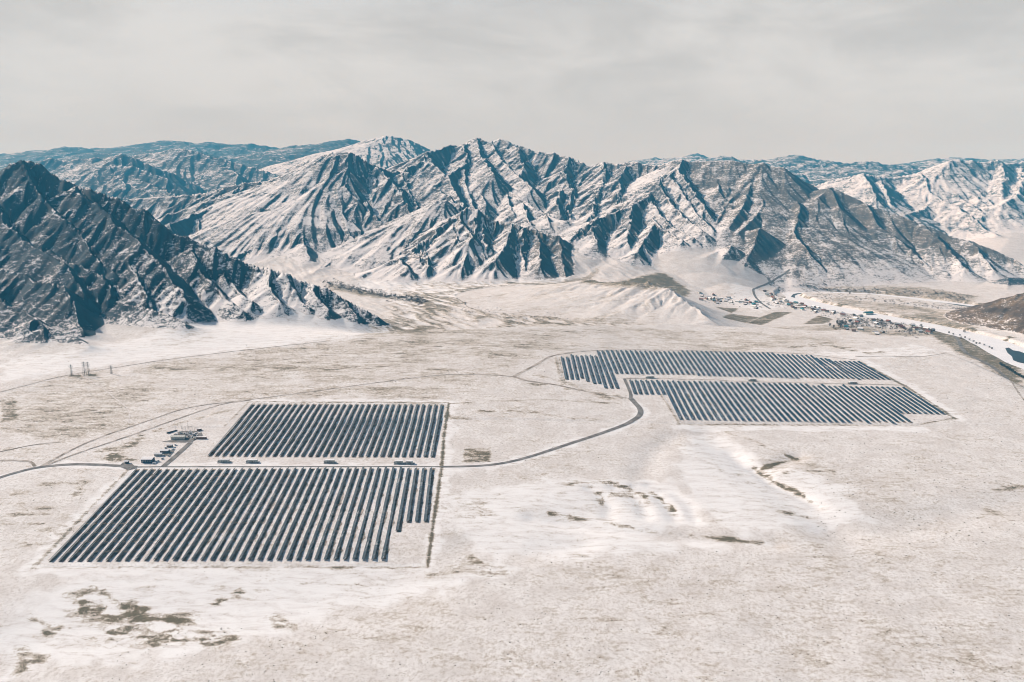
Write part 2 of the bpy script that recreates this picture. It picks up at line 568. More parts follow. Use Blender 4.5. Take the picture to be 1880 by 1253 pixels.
# ------------------------------------------------------------------ the sheet of land
NCOL = 960
r_list = np.concatenate([[1, 60, 150, 240, 320, 370], np.arange(400, 700, 2.6), np.arange(700, 1700, 3.8), np.arange(1700, 3000, 5.2),
                         np.arange(3000, 4700, 6.6), np.arange(4700, 7000, 16), np.arange(7000, 10500, 30)])
NROW = len(r_list)
th = np.linspace(rad(-38.5), rad(38.5), NCOL)
RR, TT = np.meshgrid(r_list, th, indexing='ij')
X = (RR * np.sin(TT)).ravel()
Y = (RR * np.cos(TT)).ravel()
N = X.size
ZB = np.empty(N)
for i in range(0, N, 200000):
    ZB[i:i + 200000] = base(X[i:i + 200000], Y[i:i + 200000])
fan = np.full(N, -1e3)
for s, dd, sl in FANS:
    P3 = ridge3(s, dd)
    m = np.where((np.abs(X - P3[:, 0].mean()) < 1500) & (np.abs(Y - P3[:, 1].mean()) < 1500))[0]
    for a, b in zip(P3[:-1], P3[1:]):
        e = b - a
        t = np.clip(((X[m] - a[0]) * e[0] + (Y[m] - a[1]) * e[1]) / (e[0] ** 2 + e[1] ** 2), 0, 1)
        d = np.hypot(X[m] - a[0] - t * e[0], Y[m] - a[1] - t * e[1])
        fan[m] = np.maximum(fan[m], a[2] + t * e[2] - sl * d - 0.0006 * d * d)
ZB = 0.5 * (ZB + fan + np.sqrt((ZB - fan) ** 2 + 8.0 ** 2))

mm = np.where(Y > 1250)[0]
WX = np.zeros(N, np.float32)
WY = np.zeros(N, np.float32)
WX[mm] = fbm(X[mm], Y[mm], 170, 4, 21) * 20
WY[mm] = fbm(X[mm], Y[mm], 170, 4, 41) * 20
names = list(MTN)
top = np.full(N, -1e4)
gid = np.full(N, -1, np.int16)
for gi, nm in enumerate(names):
    s0, ridges = MTN[nm]
    wf = {'mound': 0.3, 'bank': 0.3, 'knoll': 0.3, 'near': 0.4, 'central': 0.35, 'front': 0.4, 'right': 0.5}.get(nm, 1.0)
    R3 = [ridge3(s, dd) for s, dd in ridges]
    allp = np.vstack(R3)
    big = max(900.0, (allp[:, 2].max() + 20) / (s0 * 0.6))
    gm = np.where((X > allp[:, 0].min() - big) & (X < allp[:, 0].max() + big) & (Y > allp[:, 1].min() - big) & (Y < allp[:, 1].max() + big))[0]
    if nm in ('far', 'plateau'):
        wf = 6.0
    gx = (X[gm] + wf * WX[gm]).astype(np.float32)
    gy = (Y[gm] + wf * WY[gm]).astype(np.float32)
    g_top = np.full(gm.size, -1e4, np.float32)
    for ri, P3 in enumerate(R3):
        sr = s0 * (1.2 if ri < NCREST.get(nm, 0) else 1.0)
        for a, b in zip(P3[:-1], P3[1:]):
            e = b - a
            R = (max(a[2], b[2]) + 25) / (s0 * (0.34 if nm == 'mound' else 0.6))
            k = np.where((gx > min(a[0], b[0]) - R) & (gx < max(a[0], b[0]) + R) & (gy > min(a[1], b[1]) - R) & (gy < max(a[1], b[1]) + R))[0]
            if not k.size:
                continue
            x, y = gx[k], gy[k]
            t = np.clip(((x - a[0]) * e[0] + (y - a[1]) * e[1]) / (e[0] ** 2 + e[1] ** 2 + 1e-6), 0, 1)
            qx, qy = x - a[0] - t * e[0], y - a[1] - t * e[1]
            d = np.sqrt(qx * qx + qy * qy) + 1e-6
            s = sr * (1 + (0.55 if nm == 'mound' else 0.26) * qx / d)
            hz_ = a[2] + t * e[2] - s * d * (1.10 - 0.26 * np.minimum(d / 450.0, 1))
            g_top[k] = np.maximum(g_top[k], hz_)
    if nm == 'mound':   # how far below its crest each point of the mound lies
        cr_ = R3[0]
        dm_, _ = seg_dist(gx, gy, cr_)
        MTOP = np.full(N, 99.0)
        MTOP[gm] = dm_ * 0.25
    better = g_top > top[gm]
    top[gm] = np.where(better, g_top, top[gm])
    gid[gm[better]] = gi
KB = np.full(N, 24.0)
kr = np.where((X > 300) & (Y > 1200) & (Y < 3200))[0]
rdv = river_dist(X[kr], Y[kr])
KB[kr] = 1.5 + 22.5 * np.clip(rdv / 180.0, 0, 1)
H0 = 0.5 * (ZB + top + np.sqrt((ZB - top) ** 2 + KB ** 2))
gid[top < ZB - 1.0] = -1


def grad(h):
    h2 = h.reshape(NROW, NCOL)
    dr = np.gradient(h2, r_list, axis=0)
    dt = np.gradient(h2, th, axis=1) / RR
    s, c = np.sin(TT), np.cos(TT)
    return (dr * s + dt * c).ravel(), (dr * c - dt * s).ravel()


# gullies that run down the fall line, in four sizes
H = H0.copy()
em = np.where((gid >= 0) & (RR.ravel() < 9000))[0]
foot = np.clip((top - ZB)[em] / 55.0, 0, 1)
ex_, ey_ = X[em].astype(np.float32), Y[em].astype(np.float32)
far_f = 1.0 + 1.4 * sstep(4300, 6000, RR.ravel()[em])
rib_mask = fbm(ex_, ey_, 520, 3, 171)
relief = np.array([{'mound': 1.4, 'bank': 0.8, 'knoll': 0.35, 'right': 0.42, 'near': 0.7}.get(q, 1.0) for q in names])[gid[em]]
for cell, amp, seed in ((230.0, 8.0, 101), (115.0, 5.5, 111), (56.0, 2.8, 131), (26.0, 0.9, 151)):
    gx, gy = grad(H0)
    gx, gy = gx[em].astype(np.float32), gy[em].astype(np.float32)
    gl = np.sqrt(gx * gx + gy * gy) + 1e-5
    sx, sy = -gy / gl, gx / gl
    cs = np.float32(cell)
    acc = np.zeros(em.size, np.float32)
    wsum = np.zeros(em.size, np.float32)
    ix, iy = np.floor(ex_ / cs).astype(np.int32), np.floor(ey_ / cs).astype(np.int32)
    for ox in (-1, 0, 1):
        for oy in (-1, 0, 1):
            h1 = _hash(ix + ox, iy + oy, seed)
            jx = (h1 & np.uint32(1023)).astype(np.float32) / 1023
            jy = ((h1 >> np.uint32(10)) & np.uint32(1023)).astype(np.float32) / 1023
            fq = 0.9 + 0.8 * ((h1 >> np.uint32(20)) & np.uint32(255)).astype(np.float32) / 255
            dx = ex_ - (ix + ox + jx) * cs
            dy = ey_ - (iy + oy + jy) * cs
            ac = dx * sx + dy * sy
            al = (dx * sy - dy * sx) * 0.6
            w_ = np.exp(-(ac * ac + al * al) / (0.42 * cs) ** 2)
            acc += w_ * np.cos(ac * (2 * math.pi / cs) * fq * 1.6)
            wsum += w_
    g = acc / (wsum + 1e-4)
    g = 1 - 2 * np.abs(g * 0.5 - 0.5) ** 0.8
    a_ = np.clip(0.88 + 0.9 * rib_mask, 0.4, 1.3) * amp * np.clip(gl / 0.55, 0, 1.3) * foot * relief
    H[em] += a_ * (g - 0.1)
# crags
H[em] += foot * relief * (fbm(ex_, ey_, 75, 5, 61, 0.55, True) - 0.2) * 1.1 * far_f
# shallow rills over the aprons
ap = np.where((gid < 0) & (Y > 1600) & (X < 700) & (Y < 3400))[0]
rill = fbm(X[ap] * 0.8 + Y[ap] * 0.6, (Y[ap] * 0.8 - X[ap] * 0.6) * 0.28, 26, 3, 71, 0.5, True)
H[ap] += 3.6 * rill * sstep(1620, 1800, Y[ap]) * sstep(520, 380, X[ap])

# ------------------------------------------------------------------ what lies on the land: bare grass, clean drifts
gr = np.zeros(N, np.float32)
dr_ = np.zeros(N, np.float32)
gm = np.where((gid < 0) & (RR.ravel() > 380) & (RR.ravel() < 3600))[0]
gx, gy = X[gm], Y[gm]
n_a = fbm(gx, gy, 60, 4, 81)
n_s = fbm(gx * 0.35 + gy * 0.05, gy * 1.5, 60, 4, 85)
wob = fbm(gx, gy, 30, 3, 91)
rag = np.clip(0.88 + 1.7 * fbm(gx * 0.45 + gy * 0.1, gy * 1.5, 8, 3, 93), 0, 1)


def poly(s, amount, feather, arr, nz=0.0):
    p = pts(s)
    P = G(p[:, 0], p[:, 1])[:, :2]
    x0, x1, y0, y1 = P[:, 0].min(), P[:, 0].max(), P[:, 1].min(), P[:, 1].max()
    k = np.where((gx > x0 - 3 * feather) & (gx < x1 + 3 * feather) & (gy > y0 - 3 * feather) & (gy < y1 + 3 * feather))[0]
    if not k.size:
        return
    d, _ = seg_dist(gx[k], gy[k], P, True)
    d = np.where(inside(gx[k], gy[k], P), d, -d) + nz * wob[k]
    v = sstep(-feather, feather, d) * amount
    if arr is gr and feather < 5:
        v = v * (0.35 + 0.65 * rag[k])
    arr[gm[k]] = np.maximum(arr[gm[k]], v)


def stroke(s, width, amount, arr, nz=0.5):
    p = pts(s)
    P = G(p[:, 0], p[:, 1])[:, :2]
    k = np.where((gx > P[:, 0].min() - 3 * width) & (gx < P[:, 0].max() + 3 * width) & (gy > P[:, 1].min() - 3 * width) & (gy < P[:, 1].max() + 3 * width))[0]
    if not k.size:
        return
    d, _ = seg_dist(gx[k], gy[k], P)
    v = sstep(1.25, 0.0, d / width + 1.6 * nz * wob[k]) * min(1.0, amount * 1.2)
    if arr is gr and width > 4.4:
        v = v * rag[k]
    arr[gm[k]] = np.maximum(arr[gm[k]], v)


# broad zones
gr[gm] = 0.03 + 0.12 * np.clip(n_a, 0, 1)
poly('P 0,715 180,680 420,650 700,612 1000,602 1300,606 1600,628 1500,645 1100,640 1010,655 930,690 830,735 450,738 380,745 200,800 60,850 0,850', 0.36, 40, gr, 20)
gr[gm] += np.where(gr[gm] > 0.2, 0.45 * n_s, 0.0)
poly('P 560,690 1010,700 1140,740 1160,770 900,840 830,840 825,745', 0.12, 30, gr, 20)
poly('P 800,1040 1000,1010 1400,1005 1700,960 1900,940 1900,1260 300,1260 420,1180 640,1130', 0.17, 30, gr, 30)
poly('P 1350,840 1520,800 1700,790 1880,790 1880,960 1600,960 1480,900', 0.15, 30, gr, 20)
# clean drifts
for s, f in (('P 150,650 350,605 560,590 700,590 800,575 780,600 640,628 400,650 200,672 0,705 0,660', 30),
             ('P 20,1120 120,1060 420,1050 780,1060 1000,1035 700,1110 480,1170 330,1210 100,1215 0,1250 0,1150', 22),
             ('P 815,910 1000,880 1240,880 1300,950 1180,985 1400,1000 1000,1030 860,1010', 22),
             ('P 1270,800 1320,790 1400,850 1480,930 1500,970 1360,980 1280,930 1240,870', 20),
             ('P 1390,850 1450,860 1560,900 1600,960 1450,960 1400,900', 18),
             ('P 1500,650 1640,640 1760,640 1700,655 1580,660 1470,652', 14),
             ('P 700,500 980,500 1050,520 900,560 760,570 640,540', 40),
             ('P 1340,535 1420,540 1480,560 1400,575 1340,560', 30)):
    poly(s, 1.0, f, dr_, 26)
for s in ('P 0,877 65,859 120,853 205,855 250,858', 'P 809,857.5 860,857 905,854 945,847 990,834 1040,817 1090,801 1130,787 1160,775 1176,764 1176,752 1166,742', 'P 300,857.5 600,857.5 809,857.5', 'P 62,1046 400,1046 785,1045', 'P 70,1030 160,935 250,858', 'P 793,1036 806,930 815,858 828,744', 'P 470,738.5 640,738 822,739', 'P 1585,662 1672,710 1760,770', 'P 1245,785 1500,787 1690,788'):
    stroke(s, 15, 0.8, dr_, 0.5)
gr[gm] *= 1 - 0.9 * dr_[gm]
fine_s = fbm(gx * 0.55 + gy * 0.18, gy * 1.7 - gx * 0.1, 22, 5, 105, 0.6)
for s, a in (('P 120,1080 200,1082 260,1120 370,1130 440,1165 420,1190 200,1185 150,1140', .85), ('P 395,1075 520,1060 560,1080 430,1115', .5), ('P 1040,885 1150,885 1240,930 1230,945 1150,915', .6), ('P 860,1020 960,1045 900,1062 800,1056', .6),
             ('P 420,650 700,618 980,612 1000,630 700,665 430,680', .5), ('P 60,700 300,680 380,700 250,760 60,770', .45), ('P 1700,975 1850,930 1880,960 1760,1000', .45), ('P 1300,840 1400,850 1380,900 1300,880', .3), ('P 800,930 940,905 1000,930 860,960', .35), ('P 0,900 90,890 120,980 20,1030', .5), ('P 1000,1120 1300,1080 1400,1160 1100,1200', .35)):
    tmp = np.zeros(N, np.float32)
    poly(s, a, 14, tmp, 16)
    gr[gm] = np.maximum(gr[gm], tmp[gm] * sstep(0.02, 0.24, fine_s))
inr = np.zeros(N, np.float32)
inr[ap] = np.clip(rill * 1.3 + 0.9 * fbm(X[ap], Y[ap], 160, 3, 99), 0, 1) * sstep(1600, 1700, Y[ap]) * sstep(2500, 2250, Y[ap]) * sstep(-420, -250, X[ap]) * sstep(420, 300, X[ap])
gr[gm] = np.maximum(gr[gm], 0.75 * inr[gm])
# bare patches
for s, a in (('P 35,1118 65,1115 75,1135 102,1150 98,1170 82,1172 72,1150 50,1140', 1.0), ('P 28,1192 50,1186 62,1190 80,1195 84,1215 60,1222 35,1240 22,1225', 0.95),
             ('P 0,736 28,730 25,752 40,770 0,776', 0.95), ('P 490,1133 515,1131 535,1142 556,1148 540,1158 515,1152', 0.9)):
    poly(s, a * 0.8, 4.0, gr, 10)
for s, wd, a in (('P 130,1090 180,1082 215,1105 250,1122', 9, .75), ('P 150,1120 190,1116 175,1124', 7, .9), ('P 240,1142 300,1136 360,1143', 6, .85), ('P 205,1173 260,1170 300,1175 340,1172 335,1186', 7, .8),
                 ('P 352,1160 390,1163 425,1172 400,1180', 7, .8), ('P 395,1108 430,1095 440,1085', 6, .7), ('P 145,1125 230,1145 300,1165', 10, .5),
                 ('P 1050,888 1100,884 1140,892 1175,905 1190,920', 8, .75), ('P 1195,905 1220,922 1240,942', 5, .8), ('P 1100,905 1105,925', 5, .6),
                 ('P 1010,942 1080,955 1180,974 1240,982', 4.5, .7), ('P 1270,985 1330,990 1400,998', 4, .9), ('P 1440,835 1462,845', 7, .9), ('P 1398,862 1440,848 1462,843', 3.5, .9), ('P 1440,868 1490,866 1530,866', 5, .6),
                 ('P 1385,862 1420,885 1455,900 1487,922', 5, .8), ('P 1335,795 1390,812 1440,840', 4.5, .5), ('P 1430,940 1480,950', 5, .6), ('P 1830,900 1880,893', 8, .7), ('P 1810,935 1850,950', 9, .5),
                 ('P 865,1025 895,1040', 6, .7), ('P 800,1052 860,1045 920,1040', 10, .55), ('P 1040,715 1080,720 1130,735', 12, .5), ('P 880,755 960,757 1020,765', 8, .6), ('P 1055,770 1095,772', 8, .5), ('P 830,768 860,770', 6, .5),
                 ('P 1445,640 1480,636 1540,640 1565,644', 9, .8), ('P 1490,634 1560,640', 9, .7), ('P 1590,650 1620,648', 8, .5),
                 ('P 130,692 175,690', 8, .9), ('P 90,890 160,885 140,905', 10, .55), ('P 180,830 240,820 260,800', 10, .6), ('P 230,815 260,805', 6, .8), ('P 200,838 250,845', 9, .8),
                 ('P 290,790 340,775 420,755', 7, .55), ('P 965,705 1000,708', 8, .6), ('P 985,690 1030,700 1060,712', 10, .5), ('P 1090,722 1130,728 1150,735', 9, .6), ('P 1020,660 1030,700', 5, .5)):
    stroke(s, wd, a, gr, 0.8)
# narrow earth lines along the fences and in the old ploughed plots
for s, wd, a in (('P 62,1042 150,950 240,858', 3.2, .55), ('P 785,1042 800,930 811,858 815,800 824,742', 3.6, .8), ('P 62,1043 400,1042 785,1041', 2.5, .45), ('P 455,739 640,740 822,741', 2.8, .7), ('P 413,783 455,741', 3, .6),
                 ('P 1577,664 1665,712 1752,769', 4.5, .95), ('P 1245,779 1500,781 1680,782 1752,769', 3, .6), ('P 1020,656 1032,707', 5, .6), ('P 1026,656 1038,707', 3, .5), ('P 1213,726 1247,779', 4, .6), ('P 826,742 1000,735 1140,742', 4, .5)):
    stroke(s, wd, a, gr, 0.4)
for s, wd, a in (('P 1448,549 1470,560 1520,569 1580,578 1650,592 1720,607 1770,620 1820,634', 34, .95), ('P 1480,546 1530,556 1600,567 1680,583 1750,597 1790,606', 12, .6), ('P 1470,541 1560,545 1650,553 1740,563 1800,571', 12, .55), ('P 1455,533 1520,533 1620,537 1720,548 1800,560', 12, .6)):
    stroke(s, wd, a, gr, 3.0)
poly('P 850,824 902,822 900,848 849,850', 0.9, 2.5, gr, 2)
# farmland and river flats
V4 = 'P '
for s, a in (('P 1310,566 1357,567 1343,579 1325,572', .8), ('P 1325,591 1341,580 1375,583 1395,585 1369,597', .85), ('P 1369,597 1396,584 1424,574 1456,574 1399,600', .9), ('P 1474,597 1491,586 1503,580 1530,587 1512,596', .85),
             ('P 1400,603 1540,597 1560,606 1500,610', .5)):
    poly(s, a, 5, gr, 2)
for s, a, f in (('P 1640,585 1700,568 1790,590 1780,606 1700,596', .68, 14), ('P 1690,606 1760,612 1830,640 1880,670 1880,720 1800,664 1760,650', .85, 16), ('P 1540,598 1700,604 1720,620 1600,616', .6, 14), ('P 1460,525 1700,530 1800,545 1780,560 1600,540', .62, 20),
             ('P 1500,545 1650,560 1780,580 1700,590 1560,568', .5, 20), ('P 1110,522 1220,520 1270,540 1250,552 1180,545', .9, 14), ('P 905,522 1010,526 1060,515 1100,508 1080,520 1000,534', .7, 14), ('P 1120,575 1330,588 1300,598 1120,598', .6, 10), ('P 980,588 1030,585 1040,596 985,596', .6, 10),
             ('P 600,524 680,540 760,555 780,563 690,552 600,534', .6, 18)):
    poly(s, a, f, gr, 14)
mo = np.where(gid == names.index('mound'))[0]
gr[mo] = np.clip(0.16 + 0.30 * fbm(X[mo], Y[mo], 60, 4, 87) + 0.62 * sstep(14, 3, MTOP[mo]) + 0.35 * sstep(1830, 1760, Y[mo]) * sstep(350, 200, X[mo]) , 0, 1) * (1 - 0.8 * sstep(330, 420, X[mo]))


scr = np.zeros(N, np.float32)
k = np.where(gid == names.index('near'))[0]
scr[k] = 0.62 - 1.8 * sstep(-950, -400, X[k] - 0.2 * (H[k] - 120)) + 1.1 * sstep(-490, -400, X[k]) + 0.6 * fbm(X[k], Y[k], 160, 3, 95)
k = np.where(gid == names.index('right'))[0]
scr[k] = 0.85 * sstep(600, 950, X[k]) * sstep(60, 180, H[k] + 60) - 0.25 + 0.5 * fbm(X[k], Y[k], 220, 3, 96)
k = np.where(gid == names.index('front'))[0]
scr[k] = 0.9 * sstep(-20, 130, X[k]) - 0.25 + 0.4 * fbm(X[k], Y[k], 120, 3, 97)
k = np.where(gid == names.index('central'))[0]
scr[k] = 0.35 * fbm(X[k], Y[k], 260, 3, 98)


# ------------------------------------------------------------------ materials
def new_mat(name):
    m = bpy.data.materials.new(name)
    m.use_nodes = True
    t = m.node_tree
    t.nodes.clear()
    b = NB(t)
    out = b.n('ShaderNodeOutputMaterial')
    p = b.n('ShaderNodeBsdfPrincipled')
    b.l(p.outputs[0], out.inputs[0])
    p.inputs['Roughness'].default_value = 0.85
    p.inputs['Specular IOR Level'].default_value = 0.15
    return m, b, p


def bump(b, p, h, strength, dist):
    nd = b.n('ShaderNodeBump')
    nd.inputs['Strength'].default_value = strength
    nd.inputs['Distance'].default_value = dist
    b.l(h, nd.inputs['Height'])
    b.l(nd.outputs[0], p.inputs['Normal'])


SNOW = (0.81, 0.77, 0.74)


def mat_ground():
    m, b, p = new_mat('snowy_steppe')
    tcn = b.n('ShaderNodeNewGeometry').outputs['Position']
    ga = b.n('ShaderNodeAttribute', attribute_name='grass').outputs['Fac']
    da = b.n('ShaderNodeAttribute', attribute_name='drift').outputs['Fac']
    grain = b.noise(tcn, 1.3, 2.0, 0.6)
    fine = b.noise(tcn, 0.30, 4.0, 0.75)
    streak = b.noise(b.mapping(tcn, (0.30, 1.0, 1.0), (0, 0, 0.25)), 0.14, 6.0, 0.7, 0.6)
    mid = b.noise(tcn, 0.040, 5.0, 0.62, 0.3)
    big = b.noise(tcn, 0.009, 4.0, 0.55, 0.4)
    tone = b.mix(b.ramp(mid, 0.32, 0.68), (0.675, 0.632, 0.592), (0.80, 0.77, 0.738))
    tone = b.mix(b.math('MULTIPLY', b.ramp(b.math('ADD', b.math('MULTIPLY', fine, 0.6), b.math('MULTIPLY', grain, 0.4)), 0.46, 0.60), 0.75), tone, (0.50, 0.45, 0.405))
    clean = b.mix(b.ramp(streak, 0.40, 0.66), (0.845, 0.828, 0.805), (0.735, 0.703, 0.675))
    dm = b.ramp(b.math('ADD', da, b.math('MULTIPLY', b.math('SUBTRACT', b.math('ADD', b.math('MULTIPLY', mid, 0.5), b.math('MULTIPLY', streak, 0.5)), 0.5), 1.6)), 0.25, 0.75)
    tone = b.mix(dm, tone, clean)
    mixn = b.math('ADD', b.math('ADD', b.math('MULTIPLY', fine, 0.30), b.math('MULTIPLY', streak, 0.45)), b.math('MULTIPLY', grain, 0.25))
    mixw = b.math('ADD', b.math('MULTIPLY', b.math('SUBTRACT', mixn, 0.5), 3.2), b.math('ADD', 0.5, b.math('MULTIPLY', b.math('SUBTRACT', big, 0.5), 0.7)))
    gsum = b.math('ADD', b.math('MULTIPLY', ga, 0.72), mixw)
    frost = b.ramp(gsum, 0.60, 0.98)
    tone = b.mix(frost, tone, b.mix(streak, (0.50, 0.425, 0.335), (0.42, 0.355, 0.28)))
    cov = b.ramp(gsum, 0.92, 1.10)
    gcol = b.mix(b.ramp(mid, 0.35, 0.65), (0.135, 0.118, 0.075), (0.235, 0.19, 0.125))
    gcol = b.mix(b.ramp(grain, 0.4, 0.7), gcol, (0.095, 0.09, 0.06))
    b.l(b.mix(cov, tone, gcol), p.inputs['Base Color'])
    bump(b, p, b.math('ADD', mixn, b.math('MULTIPLY', cov, 0.2)), 0.65, 1.5)
    return m


def mat_mountain(name, bias, rock_a, rock_b, shade_wood=0.0, scale=1.0, snow=SNOW, amp=1.0, scrub=(0.011, 0.034, 0.047)):  # scrub tint: dark teal painted as shade, also colours the far woods
    """snow lies where the ground is gentle and is blown off the steep rock"""
    m, b, p = new_mat(name)
    geo = b.n('ShaderNodeNewGeometry')
    pos = geo.outputs['Position']
    s = b.n('ShaderNodeSeparateXYZ')
    b.l(geo.outputs['Normal'], s.inputs[0])
    n1 = b.noise(pos, 0.075 * scale, 6.0, 0.72)
    n2 = b.noise(pos, 0.011 * scale, 5.0, 0.6, 0.4)
    strat = b.noise(b.mapping(pos, (1.0, 1.0, 5.0), (0.3, 0.25, 0)), 0.03 * scale, 5.0, 0.65, 0.5)
    n0 = b.noise(pos, 0.30 * scale ** 0.5, 3.0, 0.7)
    v = b.math('MULTIPLY', b.math('SUBTRACT', n1, 0.5), 0.80)
    v = b.math('ADD', v, b.math('MULTIPLY', b.math('SUBTRACT', n0, 0.5), 0.75))
    v = b.math('ADD', v, b.math('MULTIPLY', b.math('SUBTRACT', n2, 0.5), 0.55))
    v = b.math('ADD', v, b.math('MULTIPLY', b.math('SUBTRACT', strat, 0.5), 0.45))
    v = b.math('ADD', b.math('MULTIPLY', v, amp), s.outputs[2])
    if shade_wood:   # painted shade: less snow on slopes turned from the sun; woods on far summits
        v = b.math('SUBTRACT', v, b.math('MULTIPLY', b.ramp(s.outputs[0], 0.05, 0.45), shade_wood))
    sa = b.n('ShaderNodeAttribute', attribute_name='scrub').outputs['Fac']
    v = b.math('SUBTRACT', v, b.math('MULTIPLY', sa, 0.22))
    cov = b.ramp(v, bias - 0.08, bias + 0.08)
    rock = b.mix(b.ramp(n2, 0.35, 0.65), rock_a, rock_b)
    rock = b.mix(b.math('MULTIPLY', b.ramp(n1, 0.4, 0.65), 0.5), rock, tuple(c * 0.55 for c in rock_a))
    if shade_wood:
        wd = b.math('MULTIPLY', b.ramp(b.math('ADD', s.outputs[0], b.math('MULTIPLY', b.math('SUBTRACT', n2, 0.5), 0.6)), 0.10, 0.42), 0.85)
        rock = b.mix(wd, rock, scrub)  # shade put into the rock colour by facing; far summits read as wooded
    b.l(b.mix(cov, rock, snow), p.inputs['Base Color'])
    bump(b, p, b.math('ADD', b.math('ADD', n1, b.math('MULTIPLY', n0, 0.35)), b.math('MULTIPLY', strat, 0.6)), 0.42, 7.0 / scale)
    return m


GREY, BROWN, SLATE = (0.105, 0.10, 0.095), (0.19, 0.155, 0.12), (0.027, 0.040, 0.050)
M_GROUND = mat_ground()
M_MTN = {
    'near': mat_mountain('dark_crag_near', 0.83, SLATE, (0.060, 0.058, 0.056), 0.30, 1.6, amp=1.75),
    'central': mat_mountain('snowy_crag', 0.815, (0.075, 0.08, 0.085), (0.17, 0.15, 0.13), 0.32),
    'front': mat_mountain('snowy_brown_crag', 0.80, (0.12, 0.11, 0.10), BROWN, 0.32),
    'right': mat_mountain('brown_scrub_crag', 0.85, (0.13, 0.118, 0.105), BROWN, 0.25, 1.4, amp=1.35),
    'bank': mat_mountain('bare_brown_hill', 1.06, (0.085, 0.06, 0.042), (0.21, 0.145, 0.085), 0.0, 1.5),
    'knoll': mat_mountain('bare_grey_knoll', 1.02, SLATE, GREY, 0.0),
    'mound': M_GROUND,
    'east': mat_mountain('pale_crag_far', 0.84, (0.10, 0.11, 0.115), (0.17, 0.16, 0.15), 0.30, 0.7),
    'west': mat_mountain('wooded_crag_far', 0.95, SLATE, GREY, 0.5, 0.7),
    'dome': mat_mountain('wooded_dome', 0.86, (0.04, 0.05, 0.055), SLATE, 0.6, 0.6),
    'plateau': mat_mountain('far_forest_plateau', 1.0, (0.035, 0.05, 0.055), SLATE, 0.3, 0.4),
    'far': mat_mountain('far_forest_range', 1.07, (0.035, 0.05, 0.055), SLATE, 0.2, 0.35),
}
INFO = {
    'near': ('near_mountain', 'steep dark rocky mountain with snow in its ravines at the left edge of the plain'),
    'central': ('mountain_range', 'tall snow dusted jagged range with shaded ravines across the middle of the horizon'),
    'front': ('foothill', 'brown grey rocky foothill ending in a dark shaded point before the tall range'),
    'right': ('mountain', 'broad grey brown rocky mountain above the village and the river bend'),
    'bank': ('hill', 'bare brown hill above the river at the right edge'),
    'knoll': ('hill', 'small dark rocky knoll on the far river bank behind the bare brown hill'),
    'mound': ('hill', 'low grassy mound with gullied face between the steppe and the village'),
    'east': ('mountain_range', 'pale snowy range with dark diagonal ravines behind the river valley at the right'),
    'west': ('mountain_range', 'blue shaded wooded peaks behind the dark mountain at the left'),
    'dome': ('mountain', 'rounded summit with a dark wooded side behind the tall jagged range'),
    'plateau': ('mountain_range', 'low far blue plateau with snowy rims on the right horizon'),
    'far': ('mountain_range', 'farthest blue hazy forested range on the left horizon'),
}


def tag(o, label=None, cat=None, group=None, kind=None):
    if label:
        o['label'] = label
    if cat:
        o['category'] = cat
    if group:
        o['group'] = group
    if kind:
        o['kind'] = kind
    return o


def quads_mesh(name, co, quads, mat, smooth=True, attrs=None):
    me = bpy.data.meshes.new(name)
    nv, nq = len(co), len(quads)
    me.vertices.add(nv)
    me.vertices.foreach_set('co', np.ascontiguousarray(co, np.float32).ravel())
    me.loops.add(nq * 4)
    me.loops.foreach_set('vertex_index', np.ascontiguousarray(quads, np.int32).ravel())
    me.polygons.add(nq)
    me.polygons.foreach_set('loop_start', np.arange(0, nq * 4, 4, dtype=np.int32))
    if smooth:
        me.polygons.foreach_set('use_smooth', np.ones(nq, bool))
    me.update(calc_edges=True)
    for k, v in (attrs or {}).items():
        me.attributes.new(k, 'FLOAT', 'POINT').data.foreach_set('value', np.ascontiguousarray(v, np.float32))
    me.materials.append(mat)
    o = bpy.data.objects.new(name, me)
    COL.objects.link(o)
    return o


rr, cc = np.meshgrid(np.arange(NROW - 1), np.arange(NCOL - 1), indexing='ij')
v0 = (rr * NCOL + cc).ravel()
Q = np.stack([v0, v0 + NCOL, v0 + NCOL + 1, v0 + 1], 1)[:, ::-1]
fg = gid[v0]
CO = np.stack([X, Y, H], 1)
for gi in range(-1, len(names)):
    q = Q[fg == gi]
    if not len(q):
        continue
    used, inv = np.unique(q, return_inverse=True)
    nm = names[gi] if gi >= 0 else None
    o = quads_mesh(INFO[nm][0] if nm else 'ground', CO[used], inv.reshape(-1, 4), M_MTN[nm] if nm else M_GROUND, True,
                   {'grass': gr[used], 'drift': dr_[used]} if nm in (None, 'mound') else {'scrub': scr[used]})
    tag(o, INFO[nm][1] if nm else 'snow covered dry grass steppe and valley floor', None, None, 'structure')

HG = H.reshape(NROW, NCOL)


def ground(x, y):
    """height of the built sheet at (x, y)"""
    x, y = np.asarray(x, float), np.asarray(y, float)
    r = np.hypot(x, y)
    t = np.arctan2(x, y)
    ri = np.clip(np.searchsorted(r_list, r) - 1, 0, NROW - 2)
    fr = np.clip((r - r_list[ri]) / (r_list[ri + 1] - r_list[ri]), 0, 1)
    ft = np.clip((t - th[0]) / (th[1] - th[0]), 0, NCOL - 1.001)
    ti = ft.astype(int)
    ft = ft - ti
    return (HG[ri, ti] * (1 - fr) * (1 - ft) + HG[ri + 1, ti] * fr * (1 - ft) + HG[ri, ti + 1] * (1 - fr) * ft + HG[ri + 1, ti + 1] * fr * ft)

